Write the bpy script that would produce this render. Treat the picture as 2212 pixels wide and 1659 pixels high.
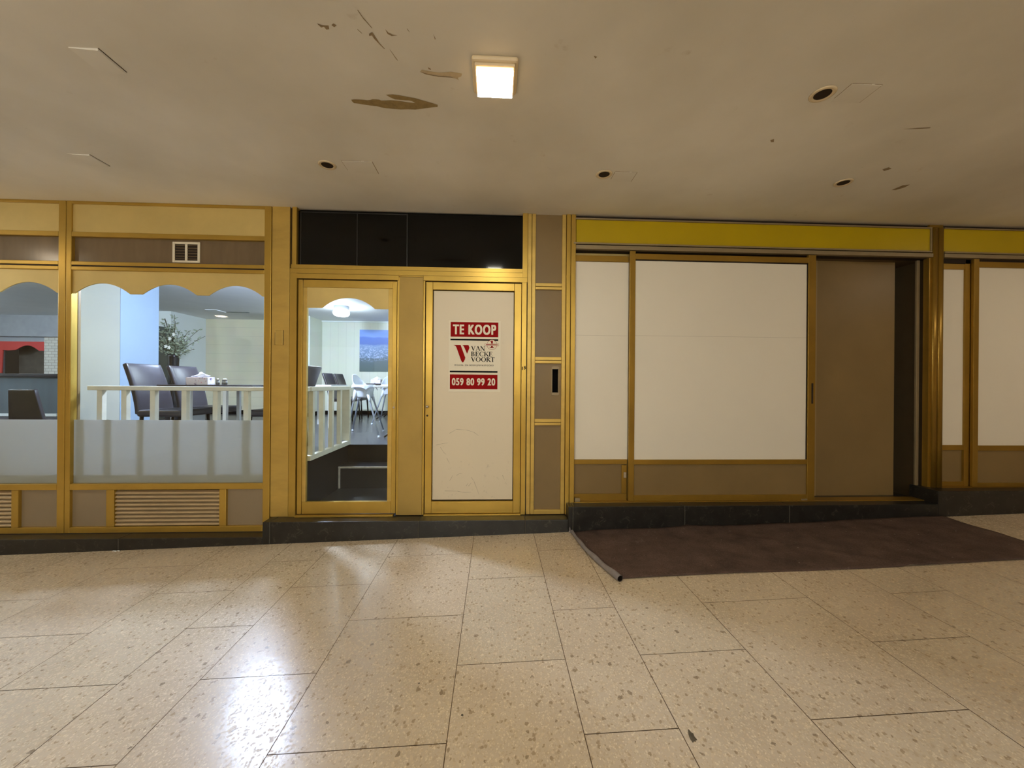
import bpy, bmesh, math, random
from mathutils import Vector, Matrix
random.seed(7)
S = bpy.context.scene
for o in list(bpy.data.objects): bpy.data.objects.remove(o)
COL = S.collection
EYE = 1.3606
# ------------------------------------------------------------------ camera
yaw, pit, rol = 0.0452, -0.0003, -0.0077
fw = Vector((math.sin(yaw)*math.cos(pit), math.cos(yaw)*math.cos(pit), math.sin(pit)))
rt = Vector((math.cos(yaw), -math.sin(yaw), 0)); up = rt.cross(fw)
r2 = math.cos(rol)*rt - math.sin(rol)*up; u2 = math.sin(rol)*rt + math.cos(rol)*up
cd = bpy.data.cameras.new('camera'); cam = bpy.data.objects.new('camera', cd); COL.objects.link(cam)
cd.sensor_width = 36; cd.lens = 831/2212*36; cd.clip_start = 0.05; cd.clip_end = 100
M = Matrix((r2, u2, -fw)).transposed().to_4x4(); M.translation = (0, 0, EYE); cam.matrix_world = M
S.camera = cam
# ------------------------------------------------------------------ world, exposure
W = bpy.data.worlds.new('world'); S.world = W; W.use_nodes = True
W.node_tree.nodes['Background'].inputs[0].default_value = (0.9, 0.8, 0.68, 1)
W.node_tree.nodes['Background'].inputs[1].default_value = 0.02
S.view_settings.view_transform = 'Standard'; S.view_settings.look = 'None'
S.view_settings.gamma = 1; S.view_settings.use_curve_mapping = False
S.view_settings.exposure = 0.17
S.cycles.max_bounces = 10; S.cycles.diffuse_bounces = 6; S.cycles.glossy_bounces = 4
S.cycles.transparent_max_bounces = 12; S.cycles.use_denoising = True
S.cycles.sample_clamp_indirect = 6; S.cycles.caustics_reflective = True; S.cycles.blur_glossy = 0.5
WARM = (1.0, 0.72, 0.42); COOL = (0.70, 0.85, 1.0)
LAMP_STRENGTH = 122.0; LAMP_FAR = 88.0; COOL_STRENGTH = 126.0; COOL_NEAR = 720.0; FILL_GLOW = 23.0  # last strength drives the added light box behind the camera

# ------------------------------------------------------------------ materials
def newmat(n):
    m = bpy.data.materials.new(n); m.use_nodes = True
    return m, m.node_tree.nodes, m.node_tree.links, m.node_tree.nodes['Principled BSDF']
def lin(c):
    return tuple(((x/255)/12.92 if x/255 <= .04045 else ((x/255+.055)/1.055)**2.4) for x in c) + (1,)
def mat(n, rgb, rough=.5, metal=0, var=.12, scale=6, bump=0, bscale=200, spec=.5, stretch=(1,1,1), coat=0, vdark=None):
    m, N, L, P = newmat(n)
    c = lin(rgb)
    tc = N.new('ShaderNodeTexCoord'); mp = N.new('ShaderNodeMapping'); mp.inputs['Scale'].default_value = stretch
    L.new(tc.outputs['Object'], mp.inputs[0])
    nz = N.new('ShaderNodeTexNoise'); nz.inputs['Scale'].default_value = scale; nz.inputs['Detail'].default_value = 6
    nz.inputs['Roughness'].default_value = .6
    L.new(mp.outputs[0], nz.inputs['Vector'])
    rp = N.new('ShaderNodeValToRGB'); rp.color_ramp.elements[0].position = .3; rp.color_ramp.elements[1].position = .72
    d = 1-var; rp.color_ramp.elements[0].color = tuple(x*d for x in c[:3])+(1,) if vdark is None else lin(vdark)
    rp.color_ramp.elements[1].color = tuple(min(1, x*(1+var*.5)) for x in c[:3])+(1,)
    L.new(nz.outputs[0], rp.inputs[0]); L.new(rp.outputs[0], P.inputs['Base Color'])
    P.inputs['Roughness'].default_value = rough; P.inputs['Metallic'].default_value = metal
    P.inputs['Specular IOR Level'].default_value = spec; P.inputs['Coat Weight'].default_value = coat
    if bump:
        b2 = N.new('ShaderNodeTexNoise'); b2.inputs['Scale'].default_value = bscale; b2.inputs['Detail'].default_value = 4
        L.new(mp.outputs[0], b2.inputs['Vector'])
        bp = N.new('ShaderNodeBump'); bp.inputs['Strength'].default_value = bump; bp.inputs['Distance'].default_value = .002
        L.new(b2.outputs[0], bp.inputs['Height']); L.new(bp.outputs[0], P.inputs['Normal'])
    return m
def emit(n, rgb, s):
    m, N, L, P = newmat(n)
    P.inputs['Base Color'].default_value = tuple(rgb)+(1,); P.inputs['Emission Color'].default_value = tuple(rgb)+(1,)
    P.inputs['Emission Strength'].default_value = s; P.inputs['Roughness'].default_value = .4
    return m
G = {}
G['gold'] = mat('brass_anodised', (200,168,88), .40, .5, .16, 3, .12, 60, stretch=(1,1,3))
G['goldm'] = mat('matt_brass_panel', (176,146,74), .55, .25, .12, 2.5, .1, 50)
G['goldp'] = mat('brass_panel', (212,188,120), .5, .35, .12, 2.5, .1, 50)
G['goldf'] = mat('brass_frame_bright', (190,156,70), .34, .6, .14, 3, .1, 70)
G['slat'] = mat('louvre_metal', (186,164,128), .38, .35, .1, 5)
G['groove'] = mat('dark_gap', (38,24,8), .8, 0, .1)
G['grout'] = mat('brown_grout', (96,74,50), .9, 0, .3, 8)
G['olive'] = mat('olive_panel', (130,108,70), .38, 0, .1, 2, .05, 20, spec=.4)
G['olivecool'] = mat('olive_panel_cool_bounce', (142,126,102), .42, 0, .1, 2)  # olive lightened and greyed to carry cool light bounced off the floor
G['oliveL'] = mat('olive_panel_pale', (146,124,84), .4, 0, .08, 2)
G['smoke'] = mat('smoked_glass_panel', (120,102,78), .2, 0, .25, 2.2, .05, 5, spec=.5, stretch=(2.5,1,.5))
G['yellow'] = mat('yellow_fascia', (186,160,0), .3, 0, .06, 1.5, .03, 10)
G['white'] = mat('white_panel', (232,226,212), .42, 0, .03, 1.2, .03, 6)
G['scuffp'] = mat('faint_seam', (196,188,174), .6)
G['whited'] = None
def stonemat():
    m = mat('black_stone', (36,35,33), .34, 0, .45, 9, .08, 80); N, L = m.node_tree.nodes, m.node_tree.links; P = N['Principled BSDF']
    src = P.inputs['Base Color'].links[0].from_socket; tc = N.new('ShaderNodeTexCoord')
    n = N.new('ShaderNodeTexNoise'); n.inputs['Scale'].default_value = 16; n.inputs['Detail'].default_value = 9; n.inputs['Roughness'].default_value = .75; n.inputs['Distortion'].default_value = 1.2
    L.new(tc.outputs['Object'], n.inputs['Vector']); r = N.new('ShaderNodeValToRGB'); r.color_ramp.elements[0].position = .56; r.color_ramp.elements[1].position = .68; r.color_ramp.elements[1].color = (.55,.55,.55,1)
    L.new(n.outputs[0], r.inputs[0]); mx = N.new('ShaderNodeMix'); mx.data_type = 'RGBA'; L.new(r.outputs[0], mx.inputs['Factor']); L.new(src, mx.inputs['A']); mx.inputs['B'].default_value = lin((104,98,88))
    L.new(mx.outputs['Result'], P.inputs['Base Color']); return m
G['stone'] = stonemat()
G['golddim'] = mat('brass_frame_shaded', (162,128,50), .34, .6, .16, 3, .1, 70)  # frame brass darkened to suit the dimmer light on the right
G['mortar'] = mat('grey_mortar', (86,82,72), .8, 0, .3, 80)
G['rearwall'] = mat('rear_plaster', (196,176,148), .8, 0, .08, 3)
G['black'] = mat('black_paint', (7,7,7), .8, 0, .2, spec=.08)
G['blackglass'] = mat('black_glass', (6,6,6), .07, 0, .6, 3, spec=.35)
G['wall'] = mat('cream_panelling', (214,212,192), .45, 0, .05, 3)
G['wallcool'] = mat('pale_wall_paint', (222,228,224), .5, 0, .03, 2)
G['wallblue'] = mat('pillar_side_blue', (136,154,170), .5, 0, .02, 2)  # right side of the pillar, bluer and darker than its front
G['greysoffit'] = mat('grey_soffit', (168,170,174), .7)
G['inceil'] = mat('white_ceiling_paint', (236,236,236), .7, 0, .06, 2)
G['darkfloor'] = mat('dark_laminate', (62,60,62), .28, 0, .25, 5, .05, 30, stretch=(1,5,1))
G['step'] = mat('dark_step', (22,22,24), .32, 0, .3, 6)
G['nosing'] = mat('grey_nosing', (206,202,192), .45, .2, .2, 30)
G['leather'] = mat('black_leather', (40,36,40), .34, 0, .2, 14, .15, 180)
G['darkmetal'] = mat('black_metal', (26,25,26), .4, .3, .1)
G['rail'] = mat('cream_painted_rail', (214,210,190), .5, 0, .1, 12, .1, 60)
G['plastic'] = mat('white_plastic', (204,210,218), .35, 0, .02)
G['steel'] = mat('grey_tube', (180,188,200), .3, .5, .05)
G['tabledark'] = mat('dark_table_top', (38,34,36), .3, 0, .2, 8)
G['tablewhite'] = mat('white_table_top', (226,228,228), .35, 0, .03)
G['red'] = mat('red_print', (146,10,14), .75, 0, .04, spec=.12)
G['ink'] = mat('black_ink', (10,11,16), .8, 0, .02, spec=.1)
G['paper'] = mat('poster_paper', (232,224,204), .6, 0, .02, spec=.3)
G['housing'] = mat('cream_lamp_housing', (222,204,170), .5, 0, .05)
G['peel'] = mat('exposed_plaster', (158,136,92), .85, 0, .25, 30)
G['crackdark'] = mat('open_gap', (60,46,30), .9, 0, .2)
G['peeldark'] = mat('crack_brown', (158,138,108), .9, 0, .3, 60)  # darker brown for ceiling cracks, chips and plate seams
G['peellight'] = mat('bare_filler', (206,190,160), .8, 0, .1, 60)
def rugmat():
    m = mat('brown_mat', (92,74,66), .9, 0, .38, 6, .9, 240, spec=.2); N, L = m.node_tree.nodes, m.node_tree.links; P = N['Principled BSDF']
    src = P.inputs['Base Color'].links[0].from_socket; tc = N.new('ShaderNodeTexCoord')
    n = N.new('ShaderNodeTexNoise'); n.inputs['Scale'].default_value = 120; n.inputs['Detail'].default_value = 5; L.new(tc.outputs['Object'], n.inputs['Vector'])
    a = N.new('ShaderNodeMix'); a.data_type = 'RGBA'; a.blend_type = 'OVERLAY'; a.inputs['Factor'].default_value = .7; L.new(src, a.inputs['A']); L.new(n.outputs[0], a.inputs['B'])
    v = N.new('ShaderNodeTexVoronoi'); v.inputs['Scale'].default_value = 22; L.new(tc.outputs['Object'], v.inputs['Vector'])
    sc = N.new('ShaderNodeSeparateColor'); L.new(v.outputs['Color'], sc.inputs[0])
    lt = N.new('ShaderNodeMath'); lt.operation = 'LESS_THAN'; lt.inputs[1].default_value = .11; L.new(v.outputs['Distance'], lt.inputs[0])
    gt = N.new('ShaderNodeMath'); gt.operation = 'GREATER_THAN'; gt.inputs[1].default_value = .88; L.new(sc.outputs[0], gt.inputs[0])
    mu = N.new('ShaderNodeMath'); mu.operation = 'MULTIPLY'; L.new(lt.outputs[0], mu.inputs[0]); L.new(gt.outputs[0], mu.inputs[1])
    d = N.new('ShaderNodeTexNoise'); d.inputs['Scale'].default_value = 2.3; d.inputs['Detail'].default_value = 10; d.inputs['Roughness'].default_value = .8; L.new(tc.outputs['Object'], d.inputs['Vector'])
    dr = N.new('ShaderNodeValToRGB'); dr.color_ramp.elements[0].position = .60; dr.color_ramp.elements[1].position = .75; dr.color_ramp.elements[1].color = (.5,.5,.5,1); L.new(d.outputs[0], dr.inputs[0])
    mm = N.new('ShaderNodeMath'); mm.operation = 'MAXIMUM'; L.new(mu.outputs[0], mm.inputs[0]); L.new(dr.outputs[0], mm.inputs[1])
    mx = N.new('ShaderNodeMix'); mx.data_type = 'RGBA'; L.new(mm.outputs[0], mx.inputs['Factor']); L.new(a.outputs['Result'], mx.inputs['A']); mx.inputs['B'].default_value = lin((132,120,108))
    L.new(mx.outputs['Result'], P.inputs['Base Color']); return m
G['rug'] = rugmat()
G['rugunder'] = mat('grey_mat_backing', (136,128,126), .7, 0, .2, 12, .2, 90)
G['dirt'] = mat('dark_smear', (88,78,60), .6, 0, .3, 60)
G['peach'] = mat('peach_wall', (244,200,168), .6, 0, .04)
G['valred'] = mat('red_valance', (214,70,66), .55, 0, .08)
G['brick'] = None
G['slate'] = mat('slate_counter', (84,94,100), .4, 0, .15, 2, stretch=(6,1,.4))
G['cabinet'] = mat('grey_cabinet', (84,94,90), .4, 0, .1)
G['leaf'] = mat('pale_green_leaf', (158,168,140), .6, 0, .4, 30)
G['petal'] = mat('white_petal', (240,238,226), .6, 0, .03)
G['stem'] = mat('twig', (70,66,50), .8, 0, .2)
G['vase'] = mat('black_vase', (22,22,26), .2, 0, .2)
G['skin_box'] = None
G['chrome'] = mat('worn_chrome', (200,196,186), .2, .9, .1)
G['gritty'] = mat('grey_trim', (150,134,104), .45, .3, .1)
G['warmlamp'] = emit('warm_lamp_glow', (1.0, .96, .82), LAMP_STRENGTH)
G['warmfar'] = emit('warm_lamp_glow_dim', (1.0, .84, .62), LAMP_FAR)
G['amberside'] = emit('amber_lamp_side', (1.0, .66, .30), 3.0)
G['rearfill'] = emit('rear_fill_glow', (.96, 1.0, .95), FILL_GLOW)  # fill glow from behind the camera for ceiling and facade
G['sidefill'] = emit('side_fill_glow', (.84, .95, 1.0), 11.0)  # fill glow from the left end wall for the left ceiling
G['dimglow'] = emit('dim_rear_glow', (1.0, .84, .66), .10)  # weak glow for the added windows behind the camera
G['coollamp'] = emit('cool_lamp_glow', (.74, .87, 1.0), COOL_STRENGTH)
G['coolnear'] = emit('cool_lamp_glow_bright', (.58, .70, 1.0), COOL_NEAR)
G['tissue'] = mat('tissue_paper', (244,246,248), .7, 0, .02)
G['jar'] = mat('shaker_metal', (150,152,150), .3, .6, .3, 20)

def worn_white():
    m, N, L, P = newmat('scuffed_white_door_panel')
    tc = N.new('ShaderNodeTexCoord')
    sep = N.new('ShaderNodeSeparateXYZ'); L.new(tc.outputs['Object'], sep.inputs[0])
    nz = N.new('ShaderNodeTexNoise'); nz.inputs['Scale'].default_value = 22; nz.inputs['Detail'].default_value = 9; nz.inputs['Roughness'].default_value = .7
    L.new(tc.outputs['Object'], nz.inputs['Vector'])
    r = N.new('ShaderNodeValToRGB'); r.color_ramp.elements[0].position = .60; r.color_ramp.elements[1].position = .74
    L.new(nz.outputs[0], r.inputs[0])
    mr = N.new('ShaderNodeMapRange'); mr.inputs['From Min'].default_value = .95; mr.inputs['From Max'].default_value = .35
    mr.inputs['To Min'].default_value = .06; mr.inputs['To Max'].default_value = .6; L.new(sep.outputs[2], mr.inputs['Value'])
    mu = N.new('ShaderNodeMath'); mu.operation = 'MULTIPLY'; L.new(r.outputs[0], mu.inputs[0]); L.new(mr.outputs[0], mu.inputs[1])
    mx = N.new('ShaderNodeMix'); mx.data_type = 'RGBA'; L.new(mu.outputs[0], mx.inputs['Factor'])
    mx.inputs['A'].default_value = lin((220,208,184)); mx.inputs['B'].default_value = lin((140,132,116))
    L.new(mx.outputs['Result'], P.inputs['Base Color']); P.inputs['Roughness'].default_value = .45
    return m
G['whited'] = worn_white()
def brickmat():
    m, N, L, P = newmat('painted_white_brick')
    tc = N.new('ShaderNodeTexCoord'); mp = N.new('ShaderNodeMapping'); mp.inputs['Rotation'].default_value = (math.pi/2, 0, 0)
    L.new(tc.outputs['Object'], mp.inputs[0])
    b = N.new('ShaderNodeTexBrick'); b.inputs['Scale'].default_value = 4; b.inputs['Mortar Size'].default_value = .02
    b.inputs['Color1'].default_value = lin((226,220,206)); b.inputs['Color2'].default_value = lin((210,206,194)); b.inputs['Mortar'].default_value = lin((170,160,146))
    L.new(mp.outputs[0], b.inputs['Vector']); L.new(b.outputs[0], P.inputs['Base Color']); P.inputs['Roughness'].default_value = .6
    return m
G['brick'] = brickmat()
def boards(n, rgb, sc, axis, dark=.86):
    m, N, L, P = newmat(n)
    tc = N.new('ShaderNodeTexCoord'); sep = N.new('ShaderNodeSeparateXYZ'); L.new(tc.outputs['Object'], sep.inputs[0])
    a = N.new('ShaderNodeMath'); a.operation = 'MULTIPLY'; a.inputs[1].default_value = sc; L.new(sep.outputs[axis], a.inputs[0])
    f = N.new('ShaderNodeMath'); f.operation = 'FRACT'; L.new(a.outputs[0], f.inputs[0])
    r = N.new('ShaderNodeValToRGB'); r.color_ramp.elements[0].position = .03; r.color_ramp.elements[1].position = .06
    c = lin(rgb); r.color_ramp.elements[0].color = tuple(x*dark for x in c[:3])+(1,); r.color_ramp.elements[1].color = c
    L.new(f.outputs[0], r.inputs[0])
    nz = N.new('ShaderNodeTexNoise'); nz.inputs['Scale'].default_value = 3; L.new(tc.outputs['Object'], nz.inputs['Vector'])
    mx = N.new('ShaderNodeMix'); mx.data_type = 'RGBA'; mx.blend_type = 'MULTIPLY'; mx.inputs['Factor'].default_value = .12
    L.new(r.outputs[0], mx.inputs['A']); L.new(nz.outputs[1], mx.inputs['B'])
    L.new(mx.outputs['Result'], P.inputs['Base Color']); P.inputs['Roughness'].default_value = .45
    return m
G['vboards'] = boards('cream_vertical_boards', (222,224,206), 5.5, 0)
G['hboards'] = boards('cream_horizontal_boards', (236,228,196), 5, 2, .88)
def glassmat():
    m, N, L, P = newmat('clear_glass'); N.remove(P)
    out = N['Material Output']; t = N.new('ShaderNodeBsdfTransparent'); t.inputs[0].default_value = (.95,.97,.96,1)
    g = N.new('ShaderNodeBsdfGlossy'); g.inputs['Roughness'].default_value = 0.02
    lw = N.new('ShaderNodeLayerWeight'); lw.inputs[0].default_value = .5
    pw = N.new('ShaderNodeMath'); pw.operation = 'POWER'; pw.inputs[1].default_value = 5; L.new(lw.outputs['Facing'], pw.inputs[0])
    fr = N.new('ShaderNodeMath'); fr.operation = 'MULTIPLY_ADD'; fr.inputs[1].default_value = .96; fr.inputs[2].default_value = .03; L.new(pw.outputs[0], fr.inputs[0])
    mx = N.new('ShaderNodeMixShader'); L.new(fr.outputs[0], mx.inputs[0]); L.new(t.outputs[0], mx.inputs[1]); L.new(g.outputs[0], mx.inputs[2])
    L.new(mx.outputs[0], out.inputs[0]); return m
G['glass'] = glassmat()
def frostmat():
    m, N, L, P = newmat('frosted_film'); N.remove(P)
    out = N['Material Output']
    t = N.new('ShaderNodeBsdfTranslucent'); t.inputs[0].default_value = (.78,.79,.78,1)
    rf = N.new('ShaderNodeBsdfRefraction'); rf.inputs['IOR'].default_value = 1.03; rf.inputs['Roughness'].default_value = .95; rf.inputs[0].default_value = (.75,.78,.80,1)
    d = N.new('ShaderNodeBsdfDiffuse'); d.inputs[0].default_value = (.60,.61,.60,1)
    a = N.new('ShaderNodeMixShader'); a.inputs[0].default_value = .3; L.new(t.outputs[0], a.inputs[1]); L.new(rf.outputs[0], a.inputs[2])
    b = N.new('ShaderNodeMixShader'); b.inputs[0].default_value = .6; L.new(a.outputs[0], b.inputs[1]); L.new(d.outputs[0], b.inputs[2])
    L.new(b.outputs[0], out.inputs[0]); return m
G['frost'] = frostmat()
def terrazzo():
    m, N, L, P = newmat('terrazzo_tiles')
    tc = N.new('ShaderNodeTexCoord')
    def chips(scale, thr, size, seed):
        mp = N.new('ShaderNodeMapping'); mp.inputs['Location'].default_value = (seed, seed*2, 0)
        mp.inputs['Rotation'].default_value = (0, 0, seed); mp.inputs['Scale'].default_value = (1, .86, 1)
        L.new(tc.outputs['Object'], mp.inputs[0])
        dn = N.new('ShaderNodeTexNoise'); dn.inputs['Scale'].default_value = scale*1.6; dn.inputs['Detail'].default_value = 1
        L.new(mp.outputs[0], dn.inputs['Vector'])
        ad = N.new('ShaderNodeVectorMath'); ad.operation = 'MULTIPLY_ADD'; ad.inputs[1].default_value = (.9/scale,)*3
        L.new(dn.outputs[1], ad.inputs[0]); L.new(mp.outputs[0], ad.inputs[2])
        v = N.new('ShaderNodeTexVoronoi'); v.voronoi_dimensions = '2D'; v.inputs['Scale'].default_value = scale; L.new(ad.outputs[0], v.inputs['Vector'])
        sep = N.new('ShaderNodeSeparateColor'); L.new(v.outputs['Color'], sep.inputs[0])
        rs = N.new('ShaderNodeMath'); rs.operation = 'MULTIPLY'; rs.inputs[1].default_value = size; L.new(sep.outputs[1], rs.inputs[0])
        lt = N.new('ShaderNodeMath'); lt.operation = 'LESS_THAN'; L.new(v.outputs['Distance'], lt.inputs[0]); L.new(rs.outputs[0], lt.inputs[1])
        g = N.new('ShaderNodeMath'); g.operation = 'LESS_THAN'; g.inputs[1].default_value = thr; L.new(sep.outputs[0], g.inputs[0])
        mu = N.new('ShaderNodeMath'); mu.operation = 'MULTIPLY'; L.new(lt.outputs[0], mu.inputs[0]); L.new(g.outputs[0], mu.inputs[1])
        return mu.outputs[0], sep.outputs[2]
    nz = N.new('ShaderNodeTexNoise'); nz.inputs['Scale'].default_value = 2.5; nz.inputs['Detail'].default_value = 5; L.new(tc.outputs['Object'], nz.inputs['Vector'])
    base = N.new('ShaderNodeValToRGB'); base.color_ramp.elements[0].position = .3; base.color_ramp.elements[1].position = .7
    base.color_ramp.elements[0].color = lin((196,180,156)); base.color_ramp.elements[1].color = lin((211,196,172)); L.new(nz.outputs[0], base.inputs[0])
    at = N.new('ShaderNodeAttribute'); at.attribute_name = 'tint'
    mt = N.new('ShaderNodeMix'); mt.data_type = 'RGBA'; mt.blend_type = 'MULTIPLY'; mt.inputs['Factor'].default_value = 1
    L.new(base.outputs[0], mt.inputs['A']); L.new(at.outputs['Color'], mt.inputs['B'])
    cur = mt.outputs['Result']; masks = []
    for sc, thr, sz, seed, c0, c1, op in ((92, .60, .72, 1.3, (176,154,124), (206,186,154), .75), (160, .6, .75, 4.1, (236,222,192), (186,164,132), .6), (66, .16, .55, 7.7, (150,128,100), (178,156,126), .8), (40, .035, .42, 2.9, (128,110,88), (150,130,104), .8)):
        k, rnd = chips(sc, thr, sz, seed); masks.append(k)
        cr = N.new('ShaderNodeValToRGB'); cr.color_ramp.elements[0].color = lin(c0); cr.color_ramp.elements[1].color = lin(c1); L.new(rnd, cr.inputs[0])
        f = N.new('ShaderNodeMath'); f.operation = 'MULTIPLY'; f.inputs[1].default_value = op; L.new(k, f.inputs[0])
        mx = N.new('ShaderNodeMix'); mx.data_type = 'RGBA'; L.new(f.outputs[0], mx.inputs['Factor']); L.new(cur, mx.inputs['A']); L.new(cr.outputs[0], mx.inputs['B'])
        cur = mx.outputs['Result']
    L.new(cur, P.inputs['Base Color'])
    rr = N.new('ShaderNodeMapRange'); rr.inputs['To Min'].default_value = .19; rr.inputs['To Max'].default_value = .34; L.new(masks[0], rr.inputs['Value'])
    rn = N.new('ShaderNodeMath'); rn.operation = 'MULTIPLY_ADD'; rn.inputs[1].default_value = .12; L.new(nz.outputs[0], rn.inputs[0]); L.new(rr.outputs[0], rn.inputs[2])
    L.new(rn.outputs[0], P.inputs['Roughness'])
    bn = N.new('ShaderNodeTexNoise'); bn.inputs['Scale'].default_value = 9; bn.inputs['Detail'].default_value = 3; L.new(tc.outputs['Object'], bn.inputs['Vector'])
    bp = N.new('ShaderNodeBump'); bp.inputs['Strength'].default_value = .12; bp.inputs['Distance'].default_value = .004; L.new(bn.outputs[0], bp.inputs['Height'])
    L.new(bp.outputs[0], P.inputs['Normal']); P.inputs['Specular IOR Level'].default_value = .42
    return m
G['terrazzo'] = terrazzo()
def ceilmat():
    m, N, L, P = newmat('stained_ceiling_paint')
    tc = N.new('ShaderNodeTexCoord')
    a = N.new('ShaderNodeTexNoise'); a.inputs['Scale'].default_value = 1.1; a.inputs['Detail'].default_value = 7; L.new(tc.outputs['Object'], a.inputs['Vector'])
    r = N.new('ShaderNodeValToRGB'); r.color_ramp.elements[0].position = .3; r.color_ramp.elements[1].position = .7
    r.color_ramp.elements[0].color = lin((220,216,206)); r.color_ramp.elements[1].color = lin((242,239,232)); L.new(a.outputs[0], r.inputs[0])
    b = N.new('ShaderNodeTexNoise'); b.inputs['Scale'].default_value = 7; b.inputs['Detail'].default_value = 8; b.inputs['Roughness'].default_value = .65; L.new(tc.outputs['Object'], b.inputs['Vector'])
    rb = N.new('ShaderNodeValToRGB'); rb.color_ramp.elements[0].position = .66; rb.color_ramp.elements[1].position = .8; L.new(b.outputs[0], rb.inputs[0])
    f = N.new('ShaderNodeMath'); f.operation = 'MULTIPLY'; f.inputs[1].default_value = .4; L.new(rb.outputs[0], f.inputs[0])
    mx = N.new('ShaderNodeMix'); mx.data_type = 'RGBA'; L.new(f.outputs[0], mx.inputs['Factor']); L.new(r.outputs[0], mx.inputs['A']); mx.inputs['B'].default_value = lin((168,148,116))
    L.new(mx.outputs['Result'], P.inputs['Base Color']); P.inputs['Roughness'].default_value = .7
    bp = N.new('ShaderNodeBump'); bp.inputs['Strength'].default_value = .25; bp.inputs['Distance'].default_value = .01; L.new(a.outputs[0], bp.inputs['Height']); L.new(bp.outputs[0], P.inputs['Normal'])
    return m
G['ceiling'] = ceilmat()
def picture_mat():
    m, N, L, P = newmat('hillside_town_print')
    tc = N.new('ShaderNodeTexCoord'); sep = N.new('ShaderNodeSeparateXYZ'); L.new(tc.outputs['Generated'], sep.inputs[0])
    nz = N.new('ShaderNodeTexNoise'); nz.inputs['Scale'].default_value = 3; nz.inputs['Detail'].default_value = 5; L.new(tc.outputs['Generated'], nz.inputs['Vector'])
    ma = N.new('ShaderNodeMath'); ma.operation = 'MULTIPLY_ADD'; ma.inputs[1].default_value = .16; L.new(nz.outputs[0], ma.inputs[0]); L.new(sep.outputs[2], ma.inputs[2])
    r = N.new('ShaderNodeValToRGB'); r.color_ramp.interpolation = 'LINEAR'; E_ = r.color_ramp.elements
    E_[0].position = 0; E_[0].color = lin((78,96,88)); E_[1].position = 1; E_[1].color = lin((128,160,226))
    for p, c in ((.38,(88,104,112)), (.44,(110,132,158)), (.7,(126,152,196)), (.74,(96,122,190)), (.9,(100,130,206)), (.93,(134,164,232))):
        e = E_.new(p); e.color = lin(c)
    L.new(ma.outputs[0], r.inputs[0])
    mp = N.new('ShaderNodeMapping'); mp.inputs['Scale'].default_value = (58,1,74); L.new(tc.outputs['Generated'], mp.inputs[0])
    v = N.new('ShaderNodeTexVoronoi'); v.inputs['Scale'].default_value = 1; L.new(mp.outputs[0], v.inputs['Vector'])
    sc = N.new('ShaderNodeSeparateColor'); L.new(v.outputs['Color'], sc.inputs[0])
    band = N.new('ShaderNodeValToRGB'); B = band.color_ramp.elements; B[0].position = .3; B[0].color = (0,0,0,1); B[1].position = .45; B[1].color = (1,1,1,1)
    e = B.new(.6); e.color = (1,1,1,1); e = B.new(.74); e.color = (0,0,0,1); L.new(ma.outputs[0], band.inputs[0])
    gt = N.new('ShaderNodeMath'); gt.operation = 'GREATER_THAN'; gt.inputs[1].default_value = .64; L.new(sc.outputs[0], gt.inputs[0])
    mu = N.new('ShaderNodeMath'); mu.operation = 'MULTIPLY'; L.new(gt.outputs[0], mu.inputs[0]); L.new(band.outputs[0], mu.inputs[1])
    mx = N.new('ShaderNodeMix'); mx.data_type = 'RGBA'; L.new(mu.outputs[0], mx.inputs['Factor']); L.new(r.outputs[0], mx.inputs['A']); mx.inputs['B'].default_value = lin((168,184,218))
    L.new(mx.outputs['Result'], P.inputs['Base Color']); P.inputs['Roughness'].default_value = .6
    return m
G['picture'] = picture_mat()
def tissuebox_mat():
    m, N, L, P = newmat('floral_tissue_box')
    tc = N.new('ShaderNodeTexCoord'); v = N.new('ShaderNodeTexNoise'); v.inputs['Scale'].default_value = 22; v.inputs['Detail'].default_value = 3; L.new(tc.outputs['Object'], v.inputs['Vector'])
    r = N.new('ShaderNodeValToRGB'); E_ = r.color_ramp.elements; E_[0].position = .36; E_[0].color = lin((120,96,130)); E_[1].position = .44; E_[1].color = lin((226,218,228))
    e = E_.new(.64); e.color = lin((232,226,234)); e = E_.new(.7); e.color = lin((226,140,160)); L.new(v.outputs[0], r.inputs[0]); L.new(r.outputs[0], P.inputs['Base Color'])
    return m
G['tissuebox'] = tissuebox_mat()

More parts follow.
